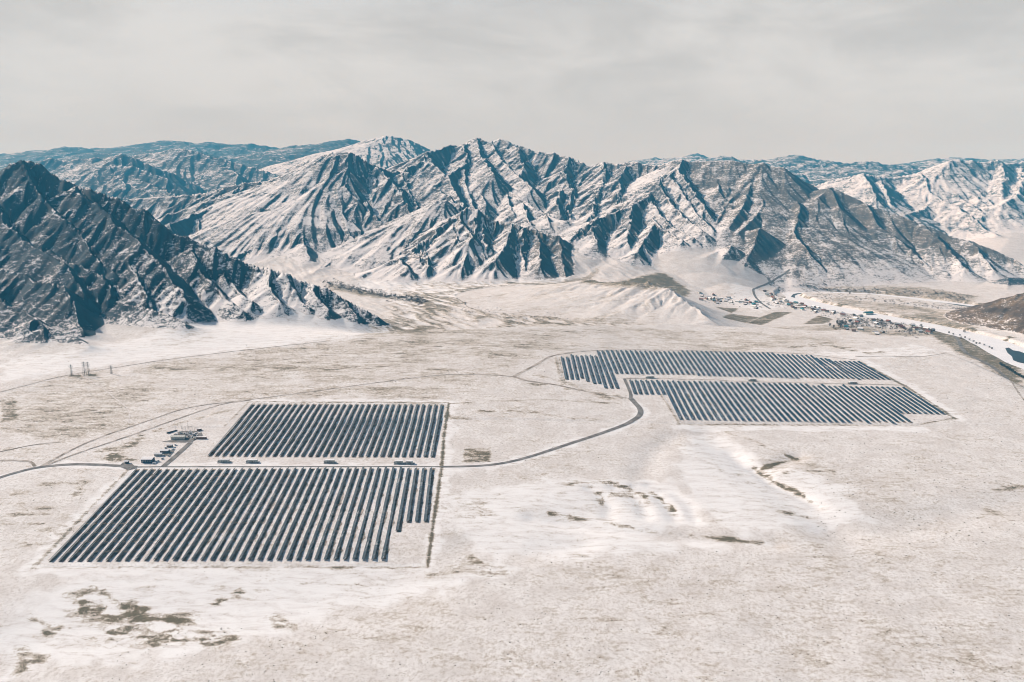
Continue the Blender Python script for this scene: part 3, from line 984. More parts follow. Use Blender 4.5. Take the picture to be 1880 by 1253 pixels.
#OBJECTS
# ------------------------------------------------------------------ plain materials
def flat_mat(name, col, rough=0.8, spec=0.2, metal=0.0, vary=0.15, scale=0.6, col2=None):
    m, b, p = new_mat(name)
    pos = b.n('ShaderNodeNewGeometry').outputs['Position']
    n = b.noise(pos, scale, 4.0, 0.6)
    b.l(b.mix(b.ramp(n, 0.3, 0.7), tuple(c * (1 - vary) for c in col), col2 or tuple(min(1, c * (1 + vary)) for c in col)), p.inputs['Base Color'])
    p.inputs['Roughness'].default_value = rough
    p.inputs['Specular IOR Level'].default_value = spec
    p.inputs['Metallic'].default_value = metal
    return m


def mat_panel():
    m, b, p = new_mat('panel_glass')
    pos = b.n('ShaderNodeNewGeometry').outputs['Position']
    n = b.noise(pos, 0.35, 4.0, 0.65)
    n2 = b.noise(pos, 0.03, 3.0, 0.6)
    dust = b.ramp(b.math('ADD', b.math('MULTIPLY', n, 0.6), b.math('MULTIPLY', n2, 0.4)), 0.50, 0.68, 0.0, 0.38)
    b.l(b.mix(dust, b.mix(n, (0.008, 0.022, 0.032), (0.014, 0.034, 0.046)), (0.40, 0.42, 0.43)), p.inputs['Base Color'])
    b.l(b.math('ADD', b.math('MULTIPLY', dust, 0.9), 0.2), p.inputs['Roughness'])
    p.inputs['Specular IOR Level'].default_value = 1.0
    return m


M_GLASS = mat_panel()
M_BACK = flat_mat('panel_back', (0.34, 0.35, 0.35), 0.6, 0.2)
M_STEEL = flat_mat('galvanised_steel', (0.36, 0.37, 0.38), 0.45, 0.4, 0.6)
M_ASPH = flat_mat('worn_asphalt', (0.17, 0.162, 0.15), 0.9, 0.1, 0, 0.25, 0.12, (0.27, 0.255, 0.235))
M_DIRT = flat_mat('dirt_track', (0.27, 0.225, 0.17), 0.95, 0.05, 0, 0.25, 0.09, (0.60, 0.54, 0.485))
M_UNDER = flat_mat('thawed_strip', (0.17, 0.135, 0.098), 0.95, 0.05, 0, 0.3, 0.22, (0.52, 0.44, 0.365))
M_EARTH = flat_mat('bare_earth', (0.16, 0.14, 0.11), 0.95, 0.05, 0, 0.3, 0.2)
M_SNOWT = flat_mat('packed_snow_track', (0.60, 0.54, 0.50), 0.9, 0.1, 0, 0.1, 0.2, (0.76, 0.72, 0.69))
M_ICE = flat_mat('snowy_river_ice', (0.83, 0.83, 0.83), 0.55, 0.2, 0, 0.04, 0.03, (0.87, 0.865, 0.86))
M_WATER = flat_mat('open_river_water', (0.003, 0.028, 0.042), 0.3, 0.10, 0, 0.2, 0.02)
M_CREAM = flat_mat('pale_cabin_paint', (0.50, 0.50, 0.45), 0.6)
M_BLUE = flat_mat('dark_blue_cladding', (0.03, 0.06, 0.10), 0.5)
M_GREYW = flat_mat('grey_cladding', (0.30, 0.31, 0.31), 0.6)
M_DARK = flat_mat('dark_metal', (0.05, 0.055, 0.06), 0.6)
M_SNOWR = flat_mat('snow_on_roof', (0.80, 0.785, 0.775), 0.8, 0.1, 0, 0.05)
M_WOOD = flat_mat('weathered_log', (0.19, 0.15, 0.12), 0.9)
M_RED = flat_mat('red_roof', (0.22, 0.085, 0.065), 0.7)
M_TEAL = flat_mat('teal_roof', (0.03, 0.19, 0.22), 0.6)
M_RUST = flat_mat('brown_roof', (0.16, 0.085, 0.06), 0.8)
M_TWIG = flat_mat('bare_twigs', (0.115, 0.095, 0.08), 0.95, 0.05, 0, 0.35, 0.3)
M_TUFT = flat_mat('dry_grass_tuft', (0.15, 0.125, 0.085), 0.95, 0.05, 0, 0.35, 0.2)
M_FIRM = flat_mat('dark_needles', (0.035, 0.045, 0.035), 0.95, 0.05, 0, 0.3, 0.3)


# ------------------------------------------------------------------ mesh building
class MB:
    def __init__(self):
        self.v, self.f = [], []

    def box(self, c, s, rz=0.0, tilt=0.0):
        """box of size s centred at c, tilted about its own Y, then turned about Z"""
        R = Matrix.Rotation(rz, 3, 'Z') @ Matrix.Rotation(tilt, 3, 'Y')
        n = len(self.v)
        for dx, dy, dz in ((-1, -1, -1), (1, -1, -1), (1, 1, -1), (-1, 1, -1), (-1, -1, 1), (1, -1, 1), (1, 1, 1), (-1, 1, 1)):
            p = R @ Vector((dx * s[0] / 2, dy * s[1] / 2, dz * s[2] / 2))
            self.v.append((p.x + c[0], p.y + c[1], p.z + c[2]))
        self.f += [tuple(n + k for k in q) for q in ((0, 3, 2, 1), (4, 5, 6, 7), (0, 1, 5, 4), (1, 2, 6, 5), (2, 3, 7, 6), (3, 0, 4, 7))]
        return self

    def bar(self, a, b, r, r2=None, k=5):
        a, b = Vector(a), Vector(b)
        d = (b - a).normalized()
        u = d.orthogonal().normalized()
        w_ = d.cross(u)
        n = len(self.v)
        r2 = r if r2 is None else r2
        for p, q in ((a, r), (b, r2)):
            for i in range(k):
                t = 2 * math.pi * i / k
                self.v.append(tuple(p + u * math.cos(t) * q + w_ * math.sin(t) * q))
        for i in range(k):
            j = (i + 1) % k
            self.f.append((n + i, n + j, n + k + j, n + k + i))
        self.f.append(tuple(n + i for i in reversed(range(k))))
        self.f.append(tuple(n + k + i for i in range(k)))
        return self

    def gable(self, c, s, h, over=0.5):
        """a pitched roof, ridge along Y, with thickness"""
        n = len(self.v)
        a, b, t = s[0] / 2 + over, s[1] / 2 + over, 0.22
        for y in (-b, b):
            for x, z in ((-a, -0.25), (0, h), (a, -0.25), (a, -0.25 + t), (0, h + t), (-a, -0.25 + t)):
                self.v.append((c[0] + x, c[1] + y, c[2] + z))
        self.f += [(n + 0, n + 1, n + 7, n + 6), (n + 1, n + 2, n + 8, n + 7), (n + 2, n + 3, n + 9, n + 8), (n + 3, n + 4, n + 10, n + 9), (n + 4, n + 5, n + 11, n + 10), (n + 5, n + 0, n + 6, n + 11),
                   (n + 0, n + 5, n + 4, n + 1), (n + 1, n + 4, n + 3, n + 2), (n + 6, n + 7, n + 10, n + 11), (n + 7, n + 8, n + 9, n + 10)]
        return self

    def mesh(self, name, mat):
        me = bpy.data.meshes.new(name)
        me.from_pydata(self.v, [], self.f)
        me.materials.append(mat)
        me.update()
        return me


def obj(name, me, parent=None, loc=(0, 0, 0), rot=(0, 0, 0)):
    o = bpy.data.objects.new(name, me)
    COL.objects.link(o)
    o.parent = parent
    o.location = loc
    o.rotation_euler = rot
    return o


def thing(name, loc, rz=0.0, label=None, cat=None, group=None):
    o = obj(name, None, None, loc, (0, 0, rz))
    o.empty_display_size = 1.0
    return tag(o, label, cat, group)


def ribbon(name, P, width, mat, lift, step=6.0, wob_=0.0):
    """a strip laid over the land along a polyline"""
    P = np.asarray(P, float)[:, :2]
    for _ in range(2):   # round the corners
        Qp = [P[0]]
        for a, b in zip(P[:-1], P[1:]):
            Qp += [a * .75 + b * .25, a * .25 + b * .75]
        P = np.array(Qp + [P[-1]])
    L = np.concatenate([[0], np.cumsum(np.hypot(*np.diff(P, axis=0).T))])
    s = np.linspace(0, L[-1], max(2, int(L[-1] / step)))
    p = np.stack([np.interp(s, L, P[:, 0]), np.interp(s, L, P[:, 1])], 1)
    t = np.gradient(p, axis=0)
    t /= np.linalg.norm(t, axis=1)[:, None] + 1e-9
    nrm = np.stack([-t[:, 1], t[:, 0]], 1)
    wd = np.interp(s / s[-1], np.linspace(0, 1, len(np.atleast_1d(width))), np.atleast_1d(width)) / 2
    offs = np.linspace(-1, 1, 5)
    jit = wob_ * fbm(s, s * 0, 25, 3, 7)
    co = []
    for k in offs:
        q = p + nrm * (k * wd * (1 + (jit if abs(k) == 1 else 0)))[:, None]
        co.append(np.stack([q[:, 0], q[:, 1], ground(q[:, 0], q[:, 1]) + lift], 1))
    co = np.stack(co, 1)
    n = len(s)
    i, j = np.meshgrid(np.arange(n - 1), np.arange(4), indexing='ij')
    a = (i * 5 + j).ravel()
    return quads_mesh(name, co.reshape(-1, 3), np.stack([a, a + 5, a + 6, a + 1], 1)[:, ::-1], mat)


def track(name, s, width, mat, lift, label, **k):
    p = pts(s)
    return tag(ribbon(name, G(p[:, 0], p[:, 1]), width, mat, lift, **k), label, None, None, 'structure')


# ------------------------------------------------------------------ river
for (P, W), lab in zip(RIV, ('snow covered frozen river sweeping below the village', 'frozen far arm of the river behind the flat island')):
    Pp = P.copy()
    o = ribbon('river', Pp, np.array(W) * 2 + 10, M_ICE, 0, 12)
    co = np.empty(len(o.data.vertices) * 3, np.float32)
    o.data.vertices.foreach_get('co', co)
    co = co.reshape(-1, 3)
    co[:, 2] = RZ - 0.9 + (0.05 if lab.startswith('snow') else 0)
    o.data.vertices.foreach_set('co', co.ravel())
    tag(o, lab, None, None, 'structure')


def water(s, label):
    p = pts(s)
    P = on_plane(p[:, 0], p[:, 1], RZ)
    bm = bmesh.new()
    top_ = [bm.verts.new((a, b, RZ - 0.6)) for a, b in P]
    f = bm.faces.new(top_)
    bmesh.ops.triangulate(bm, faces=[f])
    bmesh.ops.recalc_face_normals(bm, faces=bm.faces)
    if bm.faces[:][0].normal.z < 0:
        bmesh.ops.reverse_faces(bm, faces=bm.faces)
    me = bpy.data.meshes.new('water')
    bm.to_mesh(me)
    bm.free()
    me.materials.append(M_WATER)
    tag(obj('water', me), label, None, None, 'structure')


water('P 1845.5,639 1852,638 1860,643 1872,645 1880,648 1890,655 1895,672 1880,667 1870,665 1860,661 1858,654 1850,648', 'dark open water pool in the river ice at the right edge')
water('P 1452,545 1456,540 1464,538.3 1474,538 1473,539.3 1465,540 1459,543 1460,547', 'narrow curved pool of open water in the river bend')
water('P 1567,540 1580,541 1590,543.5 1595,545 1582,543.8', 'small dark strip of open water in the far river arm')
water('P 1690,552 1720,554.5 1760,559 1790,563.5 1815,565.5 1815,568 1790,566.5 1755,562 1720,557', 'long dark strip of open water along the far river arm')

# ------------------------------------------------------------------ roads and tracks
track('road', 'P -40,893 0,877 30,868 65,859 120,853 165,853 205,855 250,858', 6.0, M_ASPH, 0.30, 'grey asphalt road running in from the left edge to the gate')
track('road', 'P 250,858 300,857.5 400,857.5 600,857.5 809,857.5', 2.6, M_ASPH, 0.26, 'thin asphalt lane between the two near blocks of solar rows')
track('road', 'P 809,857.5 860,857 905,854 945,847 990,834 1040,817 1090,801 1130,787 1160,775 1176,764 1176,752 1166,742 1158,733', [4, 5, 5.5, 6, 6.5, 8, 9], M_ASPH, 0.30, 'grey asphalt road bending up from the near field to the far solar field')
track('road', 'P 300,857 318,842 338,824 350,813', 6.5, M_ASPH, 0.34, 'short asphalt drive up to the small substation')
track('road', 'P 1158,733 1158,724 1152,710 1146,697', 5, M_ASPH, 0.34, 'short asphalt lane entering the far solar field')
track('dirt_track', 'P 1146,697 1180,696 1250,698 1400,703 1560,706.5 1665,709', 3.2, M_DIRT, 0.26, 'earth lane between the two far blocks of solar rows')
track('road', 'P 1738,612 1752,617 1761,626 1765,640 1776,651 1802,663 1822,674 1850,695 1900,740', [6, 7, 8, 9, 7, 5, 5], M_ASPH, 0.35, 'asphalt road over the terrace edge by the river at the right')
track('road', 'P 1448,520 1414,527 1388,535 1380,541 1393,554 1414,569', 7, M_ASPH, 0.4, 'curving asphalt road through the village')
track('dirt_track', 'P 72,859 100,843 150,817 200,797 265,776 345,747 440,738 560,722 700,703 800,690 870,688 943,693', [4, 3.2, 3, 2.6, 2.6, 2.6, 3], M_DIRT, 0.24, 'earth track curving from the gate road along the far side of the near field', wob_=0.6)
track('dirt_track', 'P 82,856 140,833 205,812 280,786 340,765 400,744 460,736', 3.2, M_DIRT, 0.28, 'second earth track just below the longer one at the left', wob_=0.6)
track('dirt_track', 'P 943,693 962,683 985,671 1005,658 1025,652 1095,644 1230,644 1400,648 1490,652 1570,662', [6, 5, 4, 3, 3, 3], M_DIRT, 0.24, 'earth track rounding the far edge of the far solar field', wob_=0.6)
track('dirt_track', 'P 943,693 970,702 1010,706 1060,717 1110,727 1150,732', [6, 5, 3, 2.5], M_DIRT, 0.26, 'earth track from the fork to the far field gate', wob_=0.8)
track('dirt_track', 'P 0,721 60,706 120,691 210,677 320,660 440,645 600,628', 2.6, M_DIRT, 0.24, 'thin earth track along the foot of the dark mountain', wob_=0.8)
track('dirt_track', 'P 150,690 185,712 215,735 240,755 236,778', 1.6, M_SNOWT, 0.26, 'faint snowy wheel track down from the pylons')
track('dirt_track', 'P -20,846 40,846 58,848 64,857', 4, M_DIRT, 0.24, 'short earth track joining the road at the left edge', wob_=0.6)
track('dirt_track', 'P 0,830 60,817 110,812', 2.4, M_DIRT, 0.22, 'thin earth track near the left edge', wob_=0.8)
track('dirt_track', 'P 1570,656 1640,655 1720,656 1790,660 1830,680 1858,708 1900,760', 3.0, M_DIRT, 0.24, 'thin earth track along the terrace edge at the right', wob_=0.6)

# yards
for s, lab in (('P 296,812 330,806 370,795 372,800 352,812 338,813', 'dark asphalt yard of the small substation'), ('P 318,799 330,793 345,792 362,792 362,796 340,799', 'dark asphalt pad behind the substation building'),
               ('P 300,832 316,826 320,830 312,838 300,838', 'small asphalt apron beside the sheds'), ('P 218,857 226,850 243,853 252,860 235,864', 'worn asphalt widening at the gate')):
    p = pts(s)
    P3 = G(p[:, 0], p[:, 1])
    ctr = P3.mean(0)
    co, q = [], []
    n = len(P3)
    for k in range(n):
        a, b = P3[k], P3[(k + 1) % n]
        m_ = (a + b) / 2
        co += [ctr, a, m_, b]
        q += [(4 * k, 4 * k + 1, 4 * k + 2, 4 * k + 3)]
    co = np.array(co)
    co[:, 2] = ground(co[:, 0], co[:, 1]) + 0.42
    tag(quads_mesh('yard', co, np.array(q), M_ASPH, False), lab, None, None, 'structure')

# ------------------------------------------------------------------ solar rows
TL, TW, TILT, HGT = 18.0, 3.5, rad(-28), 1.5      # length and width of one table of modules, facing left
PITCHT = 18.35
# one table: two tiers of modules with open joints, on two rails
tb = MB()
nm_ = 9
for i in range(nm_):
    for k in (-1, 1):
        tb.box((k * TW / 4 * math.cos(TILT), (i + .5) * TL / nm_, HGT - k * TW / 4 * math.sin(TILT)), (TW / 2 - 0.05, TL / nm_ - 0.06, 0.06), 0, TILT)
ME_TABLE = tb.mesh('panel_table', M_GLASS)
ME_TABLE.materials.append(M_BACK)
for f in ME_TABLE.polygons:
    if f.normal.z < 0.3:
        f.material_index = 1


def frame_mesh(n):
    f = MB()
    for i in range(n):
        y0 = i * PITCHT
        for j in range(4):
            y = y0 + 2.2 + j * 4.5
            f.box((-0.8, y, (HGT - 0.5) / 2 - 0.5), (0.14, 0.14, HGT - 0.55 + 1.0))
            f.box((0.8, y, (HGT + 0.4) / 2 - 0.5), (0.14, 0.14, HGT + 0.28 + 1.0))
            f.box((0.0, y, HGT - 0.14), (TW * 0.9, 0.1, 0.1), 0, TILT)
    return f.mesh('support_frame', M_STEEL)


FRAMES = {}
ORD = ['', 'first', 'second', 'third', 'fourth', 'fifth', 'sixth', 'seventh', 'eighth', 'ninth', 'tenth', 'eleventh', 'twelfth', 'thirteenth', 'fourteenth', 'fifteenth', 'sixteenth', 'seventeenth', 'eighteenth', 'nineteenth']
TENS = {2: 'twent', 3: 'thirt', 4: 'fort', 5: 'fift', 6: 'sixt'}


def ordinal(n):
    if n < 20:
        return ORD[n]
    t, u = divmod(n, 10)
    return TENS[t] + ('ieth' if u == 0 else 'y ' + ORD[u])


def solar_row(front, back, label, group):
    a, b = np.array(front), np.array(back)
    e = b - a
    L = np.hypot(*e[:2])
    n = max(1, int(round(L / PITCHT)))
    rz = math.atan2(e[1], e[0]) - math.pi / 2
    slope = math.atan2(e[2], L)
    r = thing('solar_row', tuple(a), rz, label, 'solar row', group)
    r.rotation_euler = (slope, 0, rz)
    r.rotation_mode = 'XYZ'
    if n not in FRAMES:
        FRAMES[n] = frame_mesh(n)
    tag(obj('support_frame', FRAMES[n], r), None, None, None, 'stuff')
    off = (L / math.cos(slope) - n * PITCHT) / 2
    for i in range(n):
        obj('panel_table', ME_TABLE, r, (float(RNG.normal(0, 0.05)), off + i * PITCHT, float(RNG.normal(0, 0.06))), (float(RNG.normal(0, 0.003)), float(RNG.normal(0, 0.035)), float(RNG.normal(0, 0.003))))
    return r


def put_block(rows, what):
    """rows: list of (front px, front py, back px, back py, extra words)"""
    A = np.array([r[:4] for r in rows], float)
    F, B = G(A[:, 0], A[:, 1]), G(A[:, 2], A[:, 3])
    n = len(rows)
    bare_strips(what, F, B)
    for i in range(n):
        for P in (F, B):
            P[i, 2] = ground(P[i, 0], P[i, 1])
        if i == 0:
            lab = 'leftmost %s solar panel row of the %s' % (rows[i][4], what)
        elif i == n - 1:
            lab = 'rightmost %s solar panel row of the %s' % (rows[i][4], what)
        elif i >= n - 9:
            lab = '%s %s solar row from the right of the %s' % (ordinal(n - i), rows[i][4], what)
        else:
            lab = '%s %s solar row from the left of the %s' % (ordinal(i + 1), rows[i][4], what)
        solar_row(F[i], B[i], lab, 'solar panel rows of the %s' % what)


STRIP = {}


def bare_strips(what, F, B):
    co, q = [], []
    for a, b in zip(F, B):
        e = (b - a)[:2]
        L = np.hypot(*e)
        n = max(6, int(L / 3.0))
        t = np.linspace(0, 1, n)
        nr = np.array([e[1], -e[0]]) / L
        p = a[:2] + e * t[:, None]
        for k in range(2):
            wob1 = fbm(p[:, 0] + 31 * k, p[:, 1], 14, 3, 201 + k)
            side = (-0.3 + 0.9 * wob1) if k == 0 else (3.7 + 4.0 * wob1)
            c = p + nr * np.broadcast_to(side, (n,))[:, None]
            c = np.column_stack([c, ground(c[:, 0], c[:, 1]) + 0.12])
            if k == 0:
                c0 = c
        m_ = (c0 + c) / 2
        m_[:, 2] = ground(m_[:, 0], m_[:, 1]) + 0.14
        o_ = sum(len(x) for x in co)
        co.append(np.stack([c0, m_, c], 1).reshape(-1, 3))
        i = np.arange(n - 1) * 3 + o_
        q.append(np.stack([i, i + 1, i + 4, i + 3], 1))
        q.append(np.stack([i + 1, i + 2, i + 5, i + 4], 1))
    tag(quads_mesh('bare_ground', np.vstack(co), np.vstack(q), M_UNDER, False), 'bare earth and thin snow between the panel rows of the ' + what, None, None, 'structure')


rows = []
for i in range(40):
    fx, fy, bx, by = 90 + 17.5 * i, 1033 - 0.17 * i, 252 + 13.83 * i, 862 - 0.04 * i
    cut = {36: 978, 37: 961, 38: 961, 39: 960}.get(i)
    if cut:
        t = (cut - fy) / (by - fy)
        fx, fy = fx + (bx - fx) * t, cut
    rows.append((fx, fy, bx, by, 'shortened' if cut else 'long'))
put_block(rows, 'nearest block')
rows = [(381 + 13.26 * i, 840 + 0.03 * i, 465 + 11.15 * i, 742.5 + 0.07 * i, 'long') for i in range(32)]
put_block(rows, 'block above the near lane')
rows = []
fr = [(700, 400), (760, 400), (815, 400), (870, 397), (930, 430), (1000, 450), (1055, 450), (1125, 500), (1190, 500), (1250, 505)]
bk = [(650, 165), (705, 165), (755, 142), (805, 145), (858, 145), (907, 145), (960, 147), (1010, 150), (1035, 97), (1085, 96)]
for a, b in zip(fr, bk):
    rows.append((a[0] / 5.875 + 920, a[1] / 5.875 + 630, b[0] / 5.875 + 920, b[1] / 5.875 + 630, 'uneven'))
for i in range(10, 64):
    bx = 1096.2 + 8.68 * (i - 8)
    by = float(np.interp(bx, [1096, 1240, 1380, 1486, 1495, 1512, 1524, 1580], [646, 647.5, 650, 654, 658.5, 659.5, 664, 665.5]))
    rows.append((1131 + 9.47 * (i - 10), 687.5 + 0.228 * (i - 10), bx, by, 'slanting'))
put_block(rows, 'farthest block')
rows = []
for i in range(52):
    bx, by = 1156.6 + 9.8 * i, 700.6 + 0.25 * i
    if i < 6:
        fx, fy, wd = [1165, 1175, 1185.5, 1196, 1207.5, 1218][i], 724.8 + 0.15 * i, 'short'
    elif i < 44:
        fx, fy, wd = 1249 + 11.43 * (i - 6), 771.3 + 0.19 * (i - 6), 'slanting'
    else:
        fx, fy, wd = 1656 + 10.97 * (i - 44), 761 + 0.25 * (i - 44), 'shortened'
    rows.append((fx, fy, bx, by, wd))
put_block(rows, 'block below the far lane')


# ------------------------------------------------------------------ fences
def fence(s, label):
    p = pts(s)
    P = G(p[:, 0], p[:, 1])
    o3 = P.mean(0)
    r = thing('wire_fence', (o3[0], o3[1], ground(o3[0], o3[1])), 0, label, 'fence', 'wire fences round the solar fields')
    z0 = float(ground(o3[0], o3[1]))
    fp, wr = MB(), MB()
    prev = None
    for a, b in zip(P[:-1], P[1:]):
        n = max(1, int(np.hypot(*(b - a)[:2]) / 4.0))
        for i in range(n + 1):
            q = a + (b - a) * i / n
            z = float(ground(q[0], q[1])) - z0
            c = (q[0] - o3[0], q[1] - o3[1], z)
            fp.box((c[0], c[1], z + 0.9), (0.1, 0.1, 2.4))
            if prev is not None:
                for h in (0.5, 1.1, 1.7, 2.0):
                    wr.bar((prev[0], prev[1], prev[2] + h), (c[0], c[1], c[2] + h), 0.022, None, 3)
            prev = c
    tag(obj('fence_post', fp.mesh('fence_post', M_STEEL), r), None, None, None, 'stuff')
    obj('wire', wr.mesh('wire', M_STEEL), r)


for s, lab in (('P 66,1040 150,951 243,859', 'wire fence down the slanting left side of the nearest solar block'), ('P 66,1040 400,1039 783,1038', 'wire fence along the front of the nearest solar block'),
               ('P 783,1038 797,930 808,861', 'wire fence down the right side of the nearest solar block'), ('P 809,852 815,800 822,744', 'wire fence right of the solar block above the lane'),
               ('P 455,741 640,742 821,744', 'wire fence along the back of the left solar field'), ('P 1576,666 1664,712 1748,768', 'wire fence down the slanting right side of the far solar field'),
               ('P 1247,777 1500,780 1680,781 1748,768', 'wire fence along the front of the right solar block'), ('P 1022,656 1034,705', 'wire fence at the left end of the farthest solar block'),
               ('P 1216,726 1247,776', 'wire fence left of the right solar block'), ('P 311,785 413,785 455,741', 'wire fence behind the small substation')):
    fence(s, lab)


# ------------------------------------------------------------------ transformer cabins
def cabin(px, py, length, label, rz=0.0, single=True):
    q = G(px, py)[0]
    t = thing('transformer_cabin', (q[0], q[1], float(ground(q[0], q[1]))), rz, label, 'transformer cabin', 'transformer cabins along the lanes')
    obj('plinth', MB().box((0, 0, 0.1), (length + 3.5, 6.0, 0.9)).mesh('plinth', M_GREYW), t)
    obj('cabin_body', MB().box((0, 0.2, 2.05), (length, 3.0, 3.0)).mesh('cabin_body', M_CREAM), t)
    obj('roof', MB().box((0, 0.2, 3.66), (length + 0.4, 3.4, 0.22)).box((0, 0.2, 3.83), (length, 3.0, 0.12)).mesh('roof', M_SNOWR), t)
    for s in (-1, 1):
        d = obj('door', MB().box((s * length * 0.22, -1.34, 1.75), (1.6, 0.08, 2.3)).mesh('door', M_GREYW), t)
        obj('handle', MB().box((s * length * 0.22 + 0.5, -1.42, 1.7), (0.08, 0.06, 0.4)).mesh('handle', M_DARK), d)
    v = MB()
    for k in range(5):
        v.box((0, -1.34, 1.3 + k * 0.3), (length * 0.16, 0.08, 0.16))
    obj('vent', v.mesh('vent', M_DARK), t)
    tr = obj('transformer', MB().box((-length / 2 - 1.2, 0, 1.3), (1.6, 2.0, 1.7)).box((-length / 2 - 1.2, 1.2, 1.2), (1.2, 0.4, 1.2)).mesh('transformer', M_GREYW), t)
    obj('bushing', MB().bar((-length / 2 - 1.5, 0, 2.1), (-length / 2 - 1.5, 0, 2.9), 0.12).bar((-length / 2 - 0.9, 0, 2.1), (-length / 2 - 0.9, 0, 2.9), 0.12).mesh('bushing', M_DARK), tr)
    obj('step', MB().box((0, -2.2, 0.35), (2.2, 1.0, 0.5)).mesh('step', M_DARK), t)


cabin(412, 849, 12.0, 'pale transformer cabin on the near lane, nearest to the substation drive')
cabin(464, 849.5, 12.0, 'pale transformer cabin on the near lane, second from the substation drive')
cabin(606, 850, 11.0, 'pale transformer cabin halfway along the near lane')
cabin(733, 851.5, 9.0, 'low pale transformer cabin near the right end of the near lane')
cabin(752, 852, 8.0, 'grey cabin touching the right side of the low cabin on the near lane')
cabin(1194, 696, 12.0, 'transformer cabin at the left end of the far lane')
cabin(1382, 701, 11.0, 'transformer cabin halfway along the far lane')
cabin(1566, 706, 13.0, 'transformer cabin at the right end of the far lane')


# ------------------------------------------------------------------ buildings by the gate
def building(px, py, size, wall, roof, label, rz=0.0, h=0.9, cat='building', name='service_building', wins=4):
    q = G(px, py)[0]
    t = thing(name, (q[0], q[1], float(ground(q[0], q[1]))), rz, label, cat)
    L, D, Hh = size
    obj('wall', MB().box((0, 0, Hh / 2 - 0.3), (L, D, Hh + 0.6)).mesh('wall', wall), t)
    g = MB().gable((0, 0, Hh), (D, L, 0), h, 0.6)
    obj('roof', g.mesh('roof', roof), t, (0, 0, 0.26), (0, 0, math.pi / 2))
    for k in range(wins):
        x = (k + 0.5) / wins * L * 0.9 - L * 0.45
        wf_ = obj('window', MB().box((x, -D / 2 - 0.03, Hh * 0.55), (1.4, 0.1, 1.3)).mesh('window', M_SNOWR), t)
        obj('pane', MB().box((x, -D / 2 - 0.09, Hh * 0.55), (1.15, 0.06, 1.05)).mesh('pane', M_DARK), wf_)
    obj('door', MB().box((L / 2 + 0.04, 0, 1.1), (0.08, 1.2, 2.2)).mesh('door', M_DARK), t)
    return t


building(328, 806, (18, 6.5, 3.6), M_CREAM, M_CREAM, 'long pale green substation building on the dark yard')
building(272, 848, (13, 8, 4.2), M_BLUE, M_SNOWR, 'blue sided building with snowy roof beside the gate')
building(303, 831, (10, 5, 3.0), M_BLUE, M_SNOWR, 'small dark blue shed behind the gate building')
building(291, 837, (9, 3.5, 2.6), M_GREYW, M_SNOWR, 'low grey shed between the gate building and the dark blue shed', wins=2)
building(312, 821, (7, 3, 2.6), M_WOOD, M_SNOWR, 'small brown hut above the sheds by the gate', wins=1)
building(233, 851, (4, 3, 2.6), M_DARK, M_SNOWR, 'tiny dark guard hut beside the gate', wins=1)
q = G(370, 806)[0]
t = thing('storage_container', (q[0], q[1], float(ground(q[0], q[1]))), 0.0, 'long dark brown storage container right of the substation yard', 'container')
obj('container_body', MB().box((0, 0, 1.3), (13, 2.5, 2.6)).mesh('container_body', M_RUST), t)
obj('roof', MB().box((0, 0, 2.68), (13.1, 2.6, 0.14)).mesh('roof', M_SNOWR), t)
rb = MB()
for k in range(12):
    rb.box((-6 + k * 1.09, -1.28, 1.3), (0.3, 0.08, 2.4))
obj('rib', rb.mesh('rib', M_RUST), t)
q = G(366, 791)[0]
t = thing('storage_container', (q[0], q[1], float(ground(q[0], q[1]))), 0.5, 'small dark container at the top corner of the substation yard', 'container')
obj('container_body', MB().box((0, 0, 1.3), (6, 2.5, 2.6)).mesh('container_body', M_RUST), t)
obj('roof', MB().box((0, 0, 2.68), (6.1, 2.6, 0.14)).mesh('roof', M_SNOWR), t)
q = G(316, 794)[0]
t = thing('low_wall', (q[0], q[1], float(ground(q[0], q[1]))), rad(52), 'dark low wall slanting at the left of the substation yard', 'wall')
obj('wall_panel', MB().box((0, 0, 0.9), (15, 0.4, 2.0)).mesh('wall_panel', M_DARK), t)
obj('coping', MB().box((0, 0, 1.95), (15.2, 0.6, 0.1)).mesh('coping', M_SNOWR), t)
for k, (px, py, lab) in enumerate(((343, 799, 'leftmost of the three white power transformers on the yard'), (350, 797, 'middle of the three white power transformers on the yard'), (356, 800, 'rightmost of the three white power transformers on the yard'))):
    q = G(px, py)[0]
    t = thing('power_transformer', (q[0], q[1], float(ground(q[0], q[1]))), 0.2 * k, lab, 'transformer', 'transformers of the substation')
    obj('tank', MB().box((0, 0, 1.5), (3.2, 2.2, 2.6)).mesh('tank', M_SNOWR), t)
    fin = MB()
    for j in range(6):
        fin.box((-1.3 + j * 0.52, -1.4, 1.4), (0.12, 0.6, 2.0))
    obj('cooling_fin', fin.mesh('cooling_fin', M_GREYW), t)
    bu = MB()
    for j in range(3):
        bu.bar((-0.9 + j * 0.9, 0, 2.8), (-0.9 + j * 0.9, 0.2, 4.2), 0.14, 0.07)
    obj('bushing', bu.mesh('bushing', M_DARK), t)
for px, py, lab in ((322, 790, 'leftmost thin lightning mast behind the substation'), (333, 788, 'middle thin lightning mast behind the substation'), (345, 787.5, 'rightmost thin lightning mast behind the substation')):
    q = G(px, py)[0]
    t = thing('lightning_mast', (q[0], q[1], float(ground(q[0], q[1]))), 0, lab, 'mast', 'lightning masts of the substation')
    obj('pole', MB().bar((0, 0, -0.4), (0, 0, 9), 0.22, 0.12, 6).mesh('pole', M_STEEL), t)
    obj('tip', MB().bar((0, 0, 9), (0, 0, 13), 0.07, 0.03, 5).mesh('tip', M_DARK), t)


